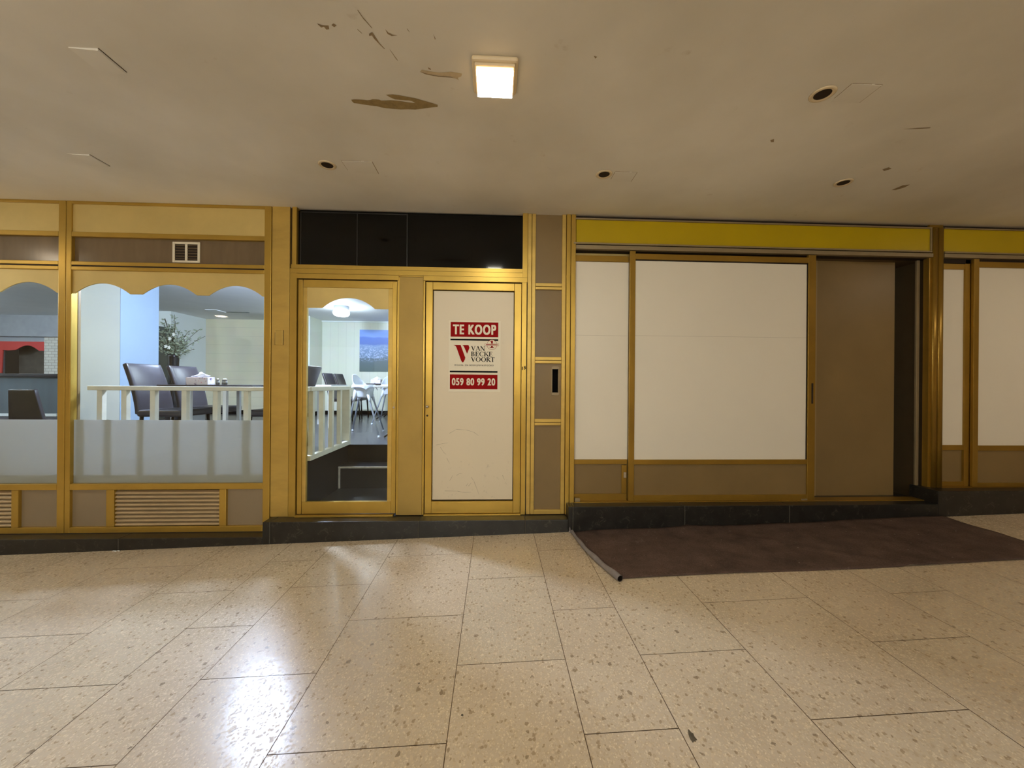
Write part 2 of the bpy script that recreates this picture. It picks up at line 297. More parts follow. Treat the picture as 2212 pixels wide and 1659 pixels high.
# ------------------------------------------------------------------ mesh helpers
class MB:
    def __init__(s): s.bm = bmesh.new(); s.mats = []
    def mi(s, m):
        if m is None: return 0
        if m not in s.mats: s.mats.append(m)
        return s.mats.index(m)
    def face(s, pts, m=None):
        vs = [s.bm.verts.new(p) for p in pts]; f = s.bm.faces.new(vs); f.material_index = s.mi(m); return f
    def box(s, x0, x1, y0, y1, z0, z1, m=None):
        v = [s.bm.verts.new((x, y, z)) for x in (x0, x1) for y in (y0, y1) for z in (z0, z1)]
        k = s.mi(m)
        for q in ((0,1,3,2), (4,6,7,5), (0,4,5,1), (2,3,7,6), (0,2,6,4), (1,5,7,3)):
            f = s.bm.faces.new([v[i] for i in q]); f.material_index = k
        return s
    def prism(s, pts, y0, y1, m=None):          # outline in x,z extruded along y
        k = s.mi(m)
        a = [s.bm.verts.new((p[0], y0, p[1])) for p in pts]; b = [s.bm.verts.new((p[0], y1, p[1])) for p in pts]
        f = s.bm.faces.new(a); f.material_index = k; f = s.bm.faces.new(b[::-1]); f.material_index = k
        n = len(pts)
        for i in range(n):
            f = s.bm.faces.new((a[i], b[i], b[(i+1) % n], a[(i+1) % n])); f.material_index = k
        return s
    def tube(s, pts, r, m=None, n=10, cap=True):
        k = s.mi(m); pts = [Vector(p) for p in pts]; rs = r if isinstance(r, (list, tuple)) else [r]*len(pts)
        rings = []
        for i, p in enumerate(pts):
            d = (pts[min(i+1, len(pts)-1)]-pts[max(i-1, 0)]).normalized()
            a = d.orthogonal() if i == 0 else (prev - d*prev.dot(d)); a.normalize(); prev = a
            b = d.cross(a)
            rings.append([s.bm.verts.new(p+(a*math.cos(t)+b*math.sin(t))*rs[i]) for t in [2*math.pi*j/n for j in range(n)]])
        for i in range(len(rings)-1):
            for j in range(n):
                f = s.bm.faces.new((rings[i][j], rings[i][(j+1) % n], rings[i+1][(j+1) % n], rings[i+1][j])); f.material_index = k; f.smooth = True
        if cap:
            s.bm.faces.new(rings[0][::-1]).material_index = k; s.bm.faces.new(rings[-1]).material_index = k
        return s
    def lathe(s, prof, c=(0,0,0), m=None, n=24):
        k = s.mi(m); rings = []
        for r, z in prof:
            rings.append([s.bm.verts.new((c[0]+r*math.cos(2*math.pi*j/n), c[1]+r*math.sin(2*math.pi*j/n), c[2]+z)) for j in range(n)])
        for i in range(len(rings)-1):
            for j in range(n):
                f = s.bm.faces.new((rings[i][j], rings[i][(j+1) % n], rings[i+1][(j+1) % n], rings[i+1][j])); f.material_index = k; f.smooth = True
        if prof[0][0] > 1e-4: s.bm.faces.new(rings[0][::-1]).material_index = k
        if prof[-1][0] > 1e-4: s.bm.faces.new(rings[-1]).material_index = k
        return s
    def grid(s, fn, nu, nv, th=0, m=None):      # surface fn(u,v)->Vector with thickness along normal
        k = s.mi(m)
        P_ = [[Vector(fn(i/nu, j/nv)) for j in range(nv+1)] for i in range(nu+1)]
        top = [[s.bm.verts.new(p) for p in row] for row in P_]
        for i in range(nu):
            for j in range(nv):
                f = s.bm.faces.new((top[i][j], top[i+1][j], top[i+1][j+1], top[i][j+1])); f.material_index = k; f.smooth = True
        return s
    def build(s, name, m=None, parent=None, bevel=0, solid=0, loc=None):
        bmesh.ops.recalc_face_normals(s.bm, faces=s.bm.faces[:])
        me = bpy.data.meshes.new(name); s.bm.to_mesh(me); s.bm.free()
        mats = list(s.mats)
        if m is not None and not mats: mats = [m]
        for q in mats: me.materials.append(q)
        o = bpy.data.objects.new(name, me); COL.objects.link(o)
        if parent: o.parent = parent
        if loc: o.location = loc
        if solid:
            d = o.modifiers.new('s', 'SOLIDIFY'); d.thickness = solid; d.offset = 0
        if bevel:
            b = o.modifiers.new('b', 'BEVEL'); b.width = bevel; b.segments = 2; b.limit_method = 'ANGLE'
        return o
def tag(o, label=None, cat=None, group=None, kind=None):
    if label: o['label'] = label
    if cat: o['category'] = cat
    if group: o['group'] = group
    if kind: o['kind'] = kind
    return o
def empty(name, loc=(0,0,0), rz=0, **k):
    o = bpy.data.objects.new(name, None); COL.objects.link(o); o.location = loc; o.rotation_euler = (0, 0, rz); o.empty_display_size = .1
    return tag(o, **k)
def copy_tree(o, parent=None):
    c = o.copy(); COL.objects.link(c); c.parent = parent
    for ch in [q for q in bpy.data.objects if q.parent == o]: copy_tree(ch, c)
    return c
def fz(x, y): return .0308*x + .0105*y        # the arcade floor rises gently to the right and towards the shops
FY = 3.5
def bars(lst, y0=FY, y1=FY+.055, m=None):
    b = MB()
    for x0, x1, z0, z1 in lst: b.box(x0, x1, y0, y1, z0, z1, m)
    return b

# ------------------------------------------------------------------ arcade shell
CEIL = 2.918
XL, XR, YB = -7.4, 8.2, -5.0
b = MB(); tint = []
wd = [.655, .522, .368, .528]; x = -.825 - 2.073*4; off = [0, .395, 0, .395]; g = .0017
bb = b.bm; lay = bb.loops.layers.float_color.new('tint')
b.mi(G['terrazzo']); b.mi(G['grout'])
k = 0
while x < XR:
    w = wd[k % 4]; o_ = off[k % 4]
    y = YB - .2 + ((3.032 - .79*20 + (o_) - (YB-.2)) % .79) - .79
    if x + w > XL:
        while y < 3.40:
            xa, xb, ya, yb = max(x, XL)+g, min(x+w, XR)-g, max(y, YB)+g, min(y+.79, 3.42)-g
            if xb > xa and yb > ya:
                f = b.face([(xa, ya, fz(xa, ya)), (xb, ya, fz(xb, ya)), (xb, yb, fz(xb, yb)), (xa, yb, fz(xa, yb))], G['terrazzo'])
                t = random.uniform(.93, 1.0); t2 = random.uniform(.97, 1.0)
                for l in f.loops: l[lay] = (t, t*t2, t*t2*.99, 1)
            y += .79
    x += w; k += 1
f = b.face([(XL, YB, fz(XL, YB)-.0015), (XR, YB, fz(XR, YB)-.0015), (XR, 3.6, fz(XR, 3.6)-.0015), (XL, 3.6, fz(XL, 3.6)-.0015)], G['grout'])
for l in f.loops: l[lay] = (1, 1, 1, 1)
def blob(bld, cx, cy, r, m, n=14, sx=1, sy=1, rot=0, dz=.0006):
    pts = []
    for i in range(n):
        a = 2*math.pi*i/n; rr = r*random.uniform(.6, 1.15); px, py = rr*sx*math.cos(a), rr*sy*math.sin(a)
        qx, qy = cx+px*math.cos(rot)-py*math.sin(rot), cy+px*math.sin(rot)+py*math.cos(rot)
        pts.append((qx, qy, fz(qx, qy)+dz))
    f = bld.face(pts, m)
    for l in f.loops: l[lay] = (1, 1, 1, 1)
blob(b, .752, 1.415, .022, G['dirt'], sx=.6, sy=1.3)
blob(b, -.12, 1.57, .006, G['dirt']); blob(b, -.33, 1.75, .005, G['dirt']); blob(b, -1.9, 2.1, .006, G['dirt'])
floor = b.build('floor'); tag(floor, 'polished beige terrazzo slabs of the arcade floor sloping up to the right', 'floor', kind='structure')

# ceiling with peeled paint and cracks
b = MB(); b.box(XL, XR, YB, 3.62, CEIL, CEIL+.05, G['ceiling'])
PO = {
 'peel': [[(-0.8,2.155),(-0.761,2.151),(-0.712,2.154),(-0.682,2.145),(-0.646,2.146),(-0.639,2.153),(-0.583,2.147),(-0.516,2.153),(-0.453,2.161),(-0.469,2.147),(-0.504,2.143),(-0.558,2.139),(-0.581,2.125),(-0.599,2.108),(-0.562,2.103),(-0.506,2.112),(-0.446,2.124),(-0.395,2.143),(-0.329,2.168),(-0.332,2.184),(-0.4,2.198),(-0.463,2.212),(-0.544,2.216),(-0.623,2.211),(-0.675,2.197),(-0.746,2.188),(-0.794,2.181)]],
 'peeldark': [[(-0.782,1.705),(-0.771,1.724),(-0.758,1.719),(-0.753,1.733),(-0.739,1.73),(-0.735,1.712),(-0.75,1.713),(-0.765,1.712)],
  [(-0.722,1.71),(-0.709,1.701),(-0.7,1.71),(-0.713,1.719)],
  [(-0.585,1.635),(-0.582,1.634),(-0.572,1.665),(-0.548,1.714),(-0.55,1.716),(-0.573,1.673)],
  [(-0.571,1.744),(-0.555,1.735),(-0.55,1.747),(-0.539,1.786),(-0.522,1.818),(-0.526,1.818),(-0.543,1.791),(-0.556,1.768),(-0.561,1.751),(-0.574,1.754)],
  [(-0.501,1.817),(-0.479,1.876),(-0.478,1.883),(-0.485,1.872),(-0.5,1.824)],
  [(-0.493,1.716),(-0.483,1.733),(-0.467,1.742),(-0.446,1.744),(-0.473,1.749),(-0.489,1.739)],
  [(-0.615,1.722),(-0.601,1.742),(-0.603,1.744),(-0.616,1.726)], [(-0.396,1.706),(-0.389,1.722),(-0.388,1.728),(-0.396,1.714)], [(-0.285,1.728),(-0.278,1.753),(-0.282,1.757)],
  [(-0.384,1.943),(-0.352,1.952),(-0.295,1.964),(-0.232,1.965),(-0.212,1.976),(-0.233,1.970),(-0.296,1.969),(-0.357,1.957)], [(-0.341,1.913),(-0.33,1.917),(-0.327,1.927),(-0.339,1.924)],
  [(2.764,2.635),(2.78,2.605),(2.818,2.62),(2.795,2.652)], [(3.123,2.904),(3.136,2.832),(3.177,2.816),(3.183,2.857),(3.156,2.902)],
  [(2.451,2.215),(2.535,2.199),(2.6,2.19),(2.6,2.197),(2.53,2.209)], [(0.458,1.803),(0.475,1.807),(0.468,1.818)], [(1.731,2.359),(1.748,2.349),(1.768,2.378),(1.751,2.38)]],
 'peellight': [[(-0.373,1.929),(-0.333,1.938),(-0.292,1.943),(-0.229,1.934),(-0.175,1.942),(-0.181,1.961),(-0.199,1.97),(-0.196,1.988),(-0.212,1.976),(-0.232,1.963),(-0.295,1.962),(-0.352,1.954),(-0.384,1.943)]]}
dz = {'peel': .0012, 'peeldark': .0016, 'peellight': .0009}
for kk, L_ in PO.items():
    for P_ in L_:
        # roughen the outline a little
        Q = []
        for i, p in enumerate(P_):
            q = P_[(i+1) % len(P_)]; Q.append(p)
            if len(P_) > 12: Q.append(((p[0]+q[0])/2+random.uniform(-.003, .003), (p[1]+q[1])/2+random.uniform(-.002, .002)))
        b.face([(p[0], p[1], CEIL-dz[kk]) for p in Q], G[kk])
ceiling = b.build('ceiling'); tag(ceiling, 'stained cream plaster ceiling of the arcade with peeling paint', 'ceiling', kind='structure')
b = MB(); b.box(XL, XR, YB-.1, YB, -.6, CEIL); tag(b.build('wall_rear', G['rearwall']), 'plain beige wall across the arcade behind the viewer', 'wall', kind='structure')
for i_, (xa_, xb_) in enumerate(((-6.9, -4.2), (-3.7, -1.0), (1.0, 3.7), (4.4, 7.4))):
    r = empty('window_%d' % (6+i_), (xa_, YB+.002, .55), label='added glowing window in the unseen wall behind the viewer', cat='window', kind='structure')  # glowing panes added out of view to light the arcade
    b = MB(); b.box(0, xb_-xa_, 0, .03, 0, 1.9); b.build('glow_pane', G['dimglow'], r)
    b = MB(); b.box(-.05, 0, 0, .06, -.05, 1.95); b.box(xb_-xa_, xb_-xa_+.05, 0, .06, -.05, 1.95); b.box(0, xb_-xa_, 0, .06, -.05, 0); b.box(0, xb_-xa_, 0, .06, 1.9, 1.95); b.build('frame', G['gold'], r)
r = empty('fill_light_rear', (-3.1, YB+.002, 2.52), label='long added light box high on the unseen wall behind the viewer', cat='added light box', kind='structure')  # light box added out of view to brighten ceiling and shopfronts
b = MB(); b.box(0, 5.0, .012, .10, .01, .29); b.build('lit_front', G['rearfill'], r)
b = MB(); b.box(-.02, 5.02, 0, .012, 0, .30); b.build('case', G['gold'], r)
r = empty('fill_light_left', (XL+.002, 1.7, 2.52), label='added unseen light box on the far left end wall of the arcade', cat='added light box', kind='structure')  # second light box added out of view, brightens the left ceiling
b = MB(); b.box(.012, .10, 0, 1.7, .01, .29); b.build('lit_front', G['sidefill'], r)
b = MB(); b.box(0, .012, -.02, 1.72, 0, .30); b.build('case', G['gold'], r)
b = MB(); b.box(XL-.1, XL, YB, 3.6, -.6, CEIL); tag(b.build('wall_left', G['rearwall']), 'beige end wall of the arcade at the far left', 'wall', kind='structure')
b = MB(); b.box(XR, XR+.1, YB, 3.6, -.3, CEIL); tag(b.build('wall_right', G['rearwall']), 'beige end wall of the arcade at the far right', 'wall', kind='structure')

# ------------------------------------------------------------------ ceiling lamps
def ceiling_lamp(name, loc, m, label, group=None):
    r = empty(name, loc, label=label, cat='ceiling lamp', group=group)
    b = MB(); h = .1125
    b.box(-h, h, -h, h, -.026, 0); b.build('housing', G['housing'], r, bevel=.012)
    b = MB(); b.box(-.098, .098, -.098, .098, -.040, -.024); b.build('rim', G['housing'], r, bevel=.006)
    b = MB()
    def dome(u, v):
        x = (u-.5)*.178; y = (v-.5)*.178; e = max(abs(u-.5), abs(v-.5))*2
        return (x, y, -.054 - .010*(1-e**2))
    b.grid(dome, 8, 8, m=m); n = .089
    for q in (((-n,-n,-.040),(n,-n,-.040),(n,-n,-.054),(-n,-n,-.054)), ((n,-n,-.040),(n,n,-.040),(n,n,-.054),(n,-n,-.054)), ((n,n,-.040),(-n,n,-.040),(-n,n,-.054),(n,n,-.054)), ((-n,n,-.040),(-n,-n,-.040),(-n,-n,-.054),(-n,n,-.054))): b.face(q, G['amberside'])
    d = b.build('diffuser', None, r)
    return r
ceiling_lamp('ceiling_lamp', (-.01, 1.935, CEIL), G['warmlamp'], 'lit square ceiling lamp with cream housing on the stained ceiling')
for x_, y_, l_ in ((5.5, 1.97, 'square ceiling lamp further right along the arcade'), (-5.5, 1.97, 'square ceiling lamp further left along the arcade'),
                   (4.3, -2.1, 'square ceiling lamp behind the viewer to the right'), (-6.3, -2.1, 'square ceiling lamp behind the viewer to the left'), (0.1, -2.1, 'square ceiling lamp straight behind the viewer')):
    ceiling_lamp('ceiling_lamp', (x_, y_, CEIL), G['warmfar'], l_)
# downlights
for x_, y_, l_ in ((-1.209, 2.812, 'unlit round downlight in the ceiling above the glass door'), (.798, 2.815, 'unlit round downlight above the narrow letter slot panels'),
                   (1.734, 1.974, 'unlit round downlight right of the lit ceiling lamp, larger looking'), (2.65, 2.822, 'unlit round downlight near chipped paint at right')):
    r = empty('downlight', (x_, y_, CEIL), label=l_, cat='downlight')
    b = MB(); b.lathe([(.040, -.002), (.044, -.006), (.056, -.006), (.062, -.001)], n=28); b.build('ring', G['housing'], r)
    b = MB(); b.lathe([(.0, -.0012), (.042, -.0022)], n=28); b.build('lens', G['groove'], r)
# square cover plates
def cover(x0, x1, y0, y1, label, t0=.002, t1=.002, frame=False):
    r = empty('cover_plate', ((x0+x1)/2, (y0+y1)/2, CEIL), label=label, cat='cover plate'); b = MB()
    w, h = (x1-x0)/2, (y1-y0)/2
    b.prism([(-w, -.0005), (w, -.0005), (w, -t1-.0005), (-w, -t0-.0005)], -h, h); o = b.build('plate', G['ceiling'], r, bevel=.0008)
    if t1 > .004:
        b = MB(); b.box(w+.0005, w+.0045, -h, h, -.0012, 0); b.build('seam', G['crackdark'], r)
    if frame:
        b = MB()
        b.box(w-.0005, w+.004, -h, h, -.0008, .0); b.box(-w-.003, -w, -h, h*.6, -.0008, 0); b.box(-w, w*.3, -h-.003, -h, -.0008, 0); b.box(w*.5, w, -h-.003, -h, -.0008, 0)
        b.build('seam', G['peeldark'], r)
cover(-2.0, -1.868, 1.888, 2.028, 'loose square cover plate hanging from the ceiling at upper left', .004, .012)
cover(-2.945, -2.80, 2.778, 2.92, 'loose square cover plate in the ceiling above the wide left window', .001, .009)
cover(-1.085, -.876, 2.75, 2.905, 'painted square cover plate beside the downlight above the glass door', frame=True)
cover(.87, 1.03, 2.775, 2.905, 'painted square cover plate beside the middle downlight', frame=True)
cover(1.825, 1.985, 1.897, 2.025, 'painted square cover plate beside the downlight at upper right', frame=True)

# ------------------------------------------------------------------ stone plinths
def plinth(name, x0, x1, zt, yb, joints, label):
    r = empty(name, (x0, 3.37, fz(x0, 3.37)), label=label, cat='plinth', kind='structure')
    xs = [x0] + joints + [x1]; o = Vector((x0, 3.37, fz(x0, 3.37)))
    for a, c in zip(xs[:-1], xs[1:]):
        b = MB(); e0, e1 = a+.0022 if a != x0 else a, c-.0022 if c != x1 else c
        z0, z1 = fz(e0, 3.37)-.02, fz(e1, 3.37)-.02
        b.prism([(e0-o.x, z0-o.z), (e1-o.x, z1-o.z), (e1-o.x, zt-o.z), (e0-o.x, zt-o.z)], 0, yb-3.37)
        b.build('stone_slab', G['stone'], r, bevel=.004)
    for j in joints:
        b = MB(); b.box(j-.0022-o.x, j+.0022-o.x, -.0015, yb-3.37, fz(j, 3.37)-o.z, zt-.002-o.z); b.build('mortar_joint', G['mortar'], r)
    return r
plinth('trim_1', XL, -1.967, .036, 3.52, [-5.1, -3.14], 'low black stone plinth under the left shop windows')
plinth('trim_2', -1.967, .66, .165, 3.58, [-1.905, -.65, .28], 'black stone doorstep plinth under the two shop doors')
plinth('trim_3', .66, 4.10, .278, 3.62, [.70, 1.71, 2.68], 'tall black stone plinth behind the brown floor mat')
plinth('trim_4', 4.10, XR, .40, 3.62, [5.6], 'raised black stone plinth at the far right')
b = MB(); b.box(-7.4, -1.967, 3.49, 3.6, -.4, .04); b.box(-1.967, .66, 3.55, 3.62, -.3, .17); b.box(.66, 4.1, 3.58, 3.7, -.2, .28)
tag(b.build('wall_base', G['stone']), 'dark masonry behind the stone plinths', 'wall', kind='structure')

# ------------------------------------------------------------------ left shop windows
def scallop(x0, x1, zt, n, zb=2.119, za=2.21, fl=.052, ex=.02):
    pts = [(x0, zt), (x0, zb)]; W_ = (x1-x0-ex*2-fl*2*(n-1))/n; xx = x0+ex
    for i in range(n):
        for j in range(15):
            t = j/14; a = xx+W_*t; s = math.sin(math.pi*t); pts.append((a, zb+(za-zb)*(1-(abs(2*t-1))**2.0)))
        xx += W_+fl*2
    pts += [(x1, zb), (x1, zt)]
    return pts
def bay(name, x0, x1, label, n=3):
    r = empty(name, (x0, FY, .036), label=label, cat='shop window', kind='structure'); o = r.location.copy()
    def part(nm, bld, m, bevel=0, par=r, lb=None):
        q = bld.build(nm, m, par, bevel=bevel)
        if par is r: q.location = -o
        if lb: q['label'] = lb
        return q
    L_, R_ = x0+.043, x1-.060
    part('frame', bars([(x0, L_, .036, CEIL), (R_, x1, .036, CEIL), (L_, R_, .036, .088), (L_, R_, .411, .464), (L_, R_, 2.319, 2.352), (L_, R_, 2.362, 2.395), (L_, R_, 2.610, 2.652), (L_, R_, 2.893, CEIL),
                     (x0+.345, x0+.411, .088, .411), (x1-.431, x1-.373, .088, .411)]), G['goldf'], .004)
    b = MB(); b.box(L_-.01, R_+.01, 3.512, 3.55, 2.64, 2.90); part('fascia_panel', b, G['goldp'])
    b = MB(); b.box(L_, R_, 3.53, 3.55, 2.39, 2.615); part('transom_panel', b, G['smoke'])
    b = MB(); b.box(L_, R_, 3.505, 3.54, 2.345, 2.37); part('shadow_gap', b, G['groove'])
    b = MB(); b.prism([(x, z) for x, z in scallop(L_-.001, R_+.001, 2.325, n)], 3.512, 3.522); part('scalloped_valance', b, G['goldp'], .0015)
    b = MB(); b.box(L_-.005, R_+.005, 3.524, 3.530, .455, 2.33); part('glass_pane', b, G['glass'])
    b = MB(); b.box(L_-.002, R_+.002, 3.5315, 3.533, .460, 1.018); part('frosted_film', b, G['frost'])
    for a, c in ((L_, x0+.345), (x1-.373, R_)):
        b = MB(); b.box(a, c, 3.525, 3.545, .08, .415); part('kick_panel', b, G['olivecool'])
    lv = MB(); lv.box(x0+.405, x1-.425, 3.55, 3.56, .08, .415); lq = part('louvre_grille', lv, G['groove'])
    a, c = x0+.411, x1-.431; N_ = 9
    for i in range(N_):
        z = .098+i*.0345; b = MB()
        b.prism([(3.508, z), (3.514, z-.006), (3.540, z+.018), (3.534, z+.026), (3.512, z+.012)], 0, c-a)
        q = b.build('slat', G['slat'], lq, bevel=.002); q.matrix_local = Matrix(((0, 1, 0, a), (1, 0, 0, 0), (0, 0, 1, 0), (0, 0, 0, 1)))
    return r
w2 = bay('window_2', -3.713, -1.985, 'wide left shop window with scalloped gold valance and frosted lower band')
w1 = bay('window_1', -5.46, -3.717, 'shop window cut off by the left edge of the photo, scalloped gold valance')
b = MB(); b.box(XL, -5.462, 3.5, 3.56, .036, CEIL); tag(b.build('wall_front', G['goldp']), 'gold panelled shopfront beyond the leftmost window', 'wall', kind='structure')
# ventilation grille on the transom panel
r = empty('vent_grille', (-2.728, 3.53, 2.408), label='small white framed square vent on the smoky panel above the left window', cat='vent')
b = MB(); w, h = .117, .183
for q in ((-w, -w+.02, 0, h), (w-.02, w, 0, h), (-w+.02, w-.02, 0, .02), (-w+.02, w-.02, h-.02, h), (-.010, .010, .02, h-.02)): b.box(q[0], q[1], -.010, 0, q[2], q[3])
b.build('vent_frame', G['paper'], r, bevel=.003)
b = MB(); b.box(-w+.015, w-.015, -.004, -.001, .01, h-.01); vb = b.build('vent_backing', G['groove'], r)
for i in range(6):
    b = MB(); z = .03+i*.024; b.box(-w+.02, w-.02, -.0065, -.004, z, z+.006); b.build('vent_slat', G['smoke'], vb)

# ------------------------------------------------------------------ door section
b = MB(); b.box(-1.979, -1.827, 3.503, 3.56, .165, CEIL); b.box(-1.985, -1.825, 3.53, 3.57, .165, CEIL, )
pil = b.build('trim_5', G['gold'], bevel=.002); tag(pil, 'flat gold pilaster between the left window and the glass door', 'pilaster', kind='structure')
b = MB(); b.box(-1.985, .74, 3.56, 3.58, 2.29, CEIL); tag(b.build('wall_front', G['black']), 'dark backing behind the black transom', 'wall', kind='structure')
r = empty('wall_plate', (-1.912, 3.503, 1.69), label='small gold cover plate screwed to the pilaster left of the glass door', cat='plate')
b = MB(); b.box(-.033, .033, -.006, 0, 0, .132); b.build('plate', G['gold'], r, bevel=.006)
b = MB(); b.box(-.036, -.033, -.004, 0, 0, .11); b.box(.033, .036, -.004, 0, 0, .132); b.build('edge', G['groove'], r)

r = empty('door_frame', (-1.823, FY, .165), label='gold metal frame around both shop doors and the black transom', cat='door frame', kind='structure'); r.name = 'trim_6'
o = r.location.copy()
q = bars([(-1.822, -1.763, .165, 2.330), (-1.822, .2465, 2.331, 2.372), (-1.812, .2465, 2.374, 2.408), (-1.763, -.868, 2.285, 2.328), (-.648, .292, 2.287, 2.329), (-.866, -.650, 2.318, 2.328),
          (-1.805, -1.767, 2.408, CEIL), (.247, .292, 2.331, CEIL), (.244, .286, .17, 2.286), (.243, .2435, .17, .2)], 3.500, 3.56).build('frame', G['goldf'], r, bevel=.003); q.location = -o
q = bars([(-.882, -.862, .17, 2.317), (-.650, -.632, .17, 2.317)], 3.508, 3.55).build('mullion_edge', G['goldf'], r, bevel=.003); q.location = -o
q = bars([(-.862, -.650, .17, 2.317)], 3.504, 3.55).build('mullion_panel', G['goldm'], r, bevel=.002); q.location = -o
q = bars([(-1.767, -1.755, .17, 2.29), (-.886, -.882, .17, 2.29), (-.632, -.626, .17, 2.29), (.240, .244, .17, 2.29), (-1.827, -1.822, .165, CEIL), (-1.822, -1.805, 2.41, CEIL), (-1.8, .28, 2.322, 2.336), (-1.76, -.88, 2.276, 2.288), (-.63, .244, 2.276, 2.29)], 3.530, 3.57).build('shadow_gap', G['groove'], r); q.location = -o
q = bars([(-1.758, -.900, .165, .180)], 3.478, 3.52).build('threshold_strip', G['goldf'], r, bevel=.002); q.location = -o
q = bars([(-.63, .243, .165, .178)], 3.486, 3.52).build('threshold_strip', G['goldf'], r, bevel=.002); q.location = -o
# transom glass
r = empty('window_3', (-1.767, 3.53, 2.408), label='black glass transom above the two shop doors', cat='window', kind='structure')
b = MB(); b.box(0, .967, 0, .012, 0, .49); b.build('dark_pane', G['blackglass'], r)
b = MB(); b.box(.969, 2.014, .002, .014, 0, .49); b.build('dark_pane', G['blackglass'], r)
b = MB(); b.box(.018, .028, -.003, 0, 0, .48); b.box(.515, .523, -.003, 0, 0, .48); b.box(.960, .969, -.003, .002, 0, .485); b.box(.02, .96, -.003, 0, .475, .483); b.build('glazing_bar', mat('dark_bar', (30,26,22), .4), r)

# glass door
r = empty('door_1', (-1.755, 3.515, .183), label='gold framed glass door with scalloped top panel showing the bright restaurant', cat='door', kind='structure'); o = r.location.copy()
def lp(b, nm, m, bevel=0):
    q = b.build(nm, m, r, bevel=bevel); q.location = -o; return q
lp(bars([(-1.755, -1.716, .185, 2.277), (-.925, -.886, .185, 2.277), (-1.711, -.925, 2.210, 2.277), (-1.711, -.925, .185, .292)], 3.512, 3.55), 'door_frame', G['goldf'], .003)
lp(bars([(-1.715, -1.681, .292, 2.209), (-.962, -.925, .292, 2.209)], 3.517, 3.55), 'glazing_bead', G['gold'], .002)
pts = [(-1.681, 2.212), (-1.681, 2.027), (-1.550, 2.028)]
for i in range(1, 20):
    t = i/20; pts.append((-1.550+.466*t, 2.027+.094*(1-abs(2*t-1)**2.2)))
pts += [(-1.084, 2.026), (-.962, 2.026), (-.962, 2.212)]
b = MB(); b.prism(pts, 3.519, 3.529); lp(b, 'scalloped_header', G['goldp'], .0015)
b = MB(); b.box(-1.69, -.955, 3.533, 3.539, .285, 2.22); lp(b, 'glass_pane', G['glass'])
b = MB(); b.box(-.912, -.892, 3.508, 3.512, 1.03, 1.19); lp(b, 'lock_plate', G['gold'], .002)
b = MB(); b.tube([(-.905, 3.502, 1.14), (-.905, 3.512, 1.14)], .010); lp(b, 'keyhole', G['chrome'])
# white door
r = empty('door_2', (-.626, 3.515, .181), label='gold framed door with a scuffed white panel carrying the for sale poster', cat='door', kind='structure'); o = r.location.copy()
lp(bars([(-.626, -.565, .181, 2.278), (.176, .240, .181, 2.278), (-.565, .176, 2.209, 2.278), (-.565, .176, .181, .288)], 3.512, 3.55), 'door_frame', G['goldf'], .003)
b = MB(); b.box(-.570, .18, 3.545, 3.552, .28, 2.215, G['groove']); lp(b, 'shadow_gap', None)
b = MB(); b.box(-.560, .171, 3.530, 3.545, .299, 2.203); lp(b, 'door_panel', G['whited'], .004)
b = MB(); b.tube([(-.603, 3.512, 1.150), (-.603, 3.488, 1.150)], [.010, .010]); b.lathe([(.0, .0), (.011, .002), (.014, .008), (.011, .014), (.0, .016)]); 
for v in b.bm.verts[-120:]: v.co = Vector((v.co.x-.603, 3.488-v.co.z, v.co.y+1.150))
lp(b, 'door_knob', G['chrome'])
b = MB(); b.tube([(-.606, 3.5125, 1.068), (-.606, 3.508, 1.068)], .009); lp(b, 'keyhole', G['groove'])
# scuffs on the white door panel (pencil thin marks)
b = MB()
def dp(cx, cy):  # crop pixel -> panel plane
    return (-.563 + (cx-640)*(.734/1140.), .299 + (870-cy)*(.000631))
for st in ([(695,78),(770,62),(860,45)], [(755,110),(800,180),(835,215)], [(845,265),(885,345)], [(985,518),(1030,488),(1065,488)], [(1195,545),(1235,610),(1305,795)], [(1125,668),(1150,630)], [(1155,672),(1195,625)], [(820,742),(1000,745),(1080,762),(1190,765)], [(1635,515),(1665,580)], [(890,590),(910,560),(930,515)], [(880,-90),(980,-150),(1120,-140),(1220,-110),(1290,-60)]):
    for p, q_ in zip(st[:-1], st[1:]):
        a, c = Vector(dp(*p)), Vector(dp(*q_)); d = (c-a).normalized(); n_ = Vector((-d.y, d.x))*.0014
        b.face([((a-n_).x, 3.5295, (a-n_).y), ((c-n_*.4).x, 3.5295, (c-n_*.4).y), ((c+n_*.4).x, 3.5295, (c+n_*.4).y), ((a+n_).x, 3.5295, (a+n_).y)])
lp(b, 'scuff_mark', mat('scuff_grey', (150,140,122), .6))

# ------------------------------------------------------------------ poster
PX, PZ, PW, PH = -.4195, 1.9345, .4715, .6505
poster = empty('poster', (PX, 3.528, PZ-PH), label='for sale poster with red bars and black lettering on the white door', cat='poster')
po = Vector((PX, 3.528, PZ-PH)); sx, sz = PW/111.6, PH/156.0
def pp(px, py): return ((px-969.6)*sx, PH-(py-691.0-.008*(px-969.6))*sz)
b = MB(); b.box(0, PW, -.0015, .0015, 0, PH); b.build('sheet', G['paper'], poster)
def rect(nm, x0, y0, x1, y1, m, d=-.0022):
    a, c = pp(x0, y0), pp(x1, y1); b = MB(); b.box(a[0], c[0], d, -.0015, c[1], a[1]); return b.build(nm, m, poster)
rect('red_band', 973.3, 694.2, 1076, 727.3, G['red']); rect('black_bar', 973.0, 730.9, 1076, 735.4, G['ink'])
rect('black_bar', 972.2, 800.8, 1075, 805.3, G['ink']); rect('red_band', 972.4, 808.9, 1075, 841.8, G['red'])
def poly(nm, pts, m, d=-.0024):
    b = MB(); b.prism([pp(*p) for p in pts], d, -.0015); return b.build(nm, m, poster)
lb = MB()
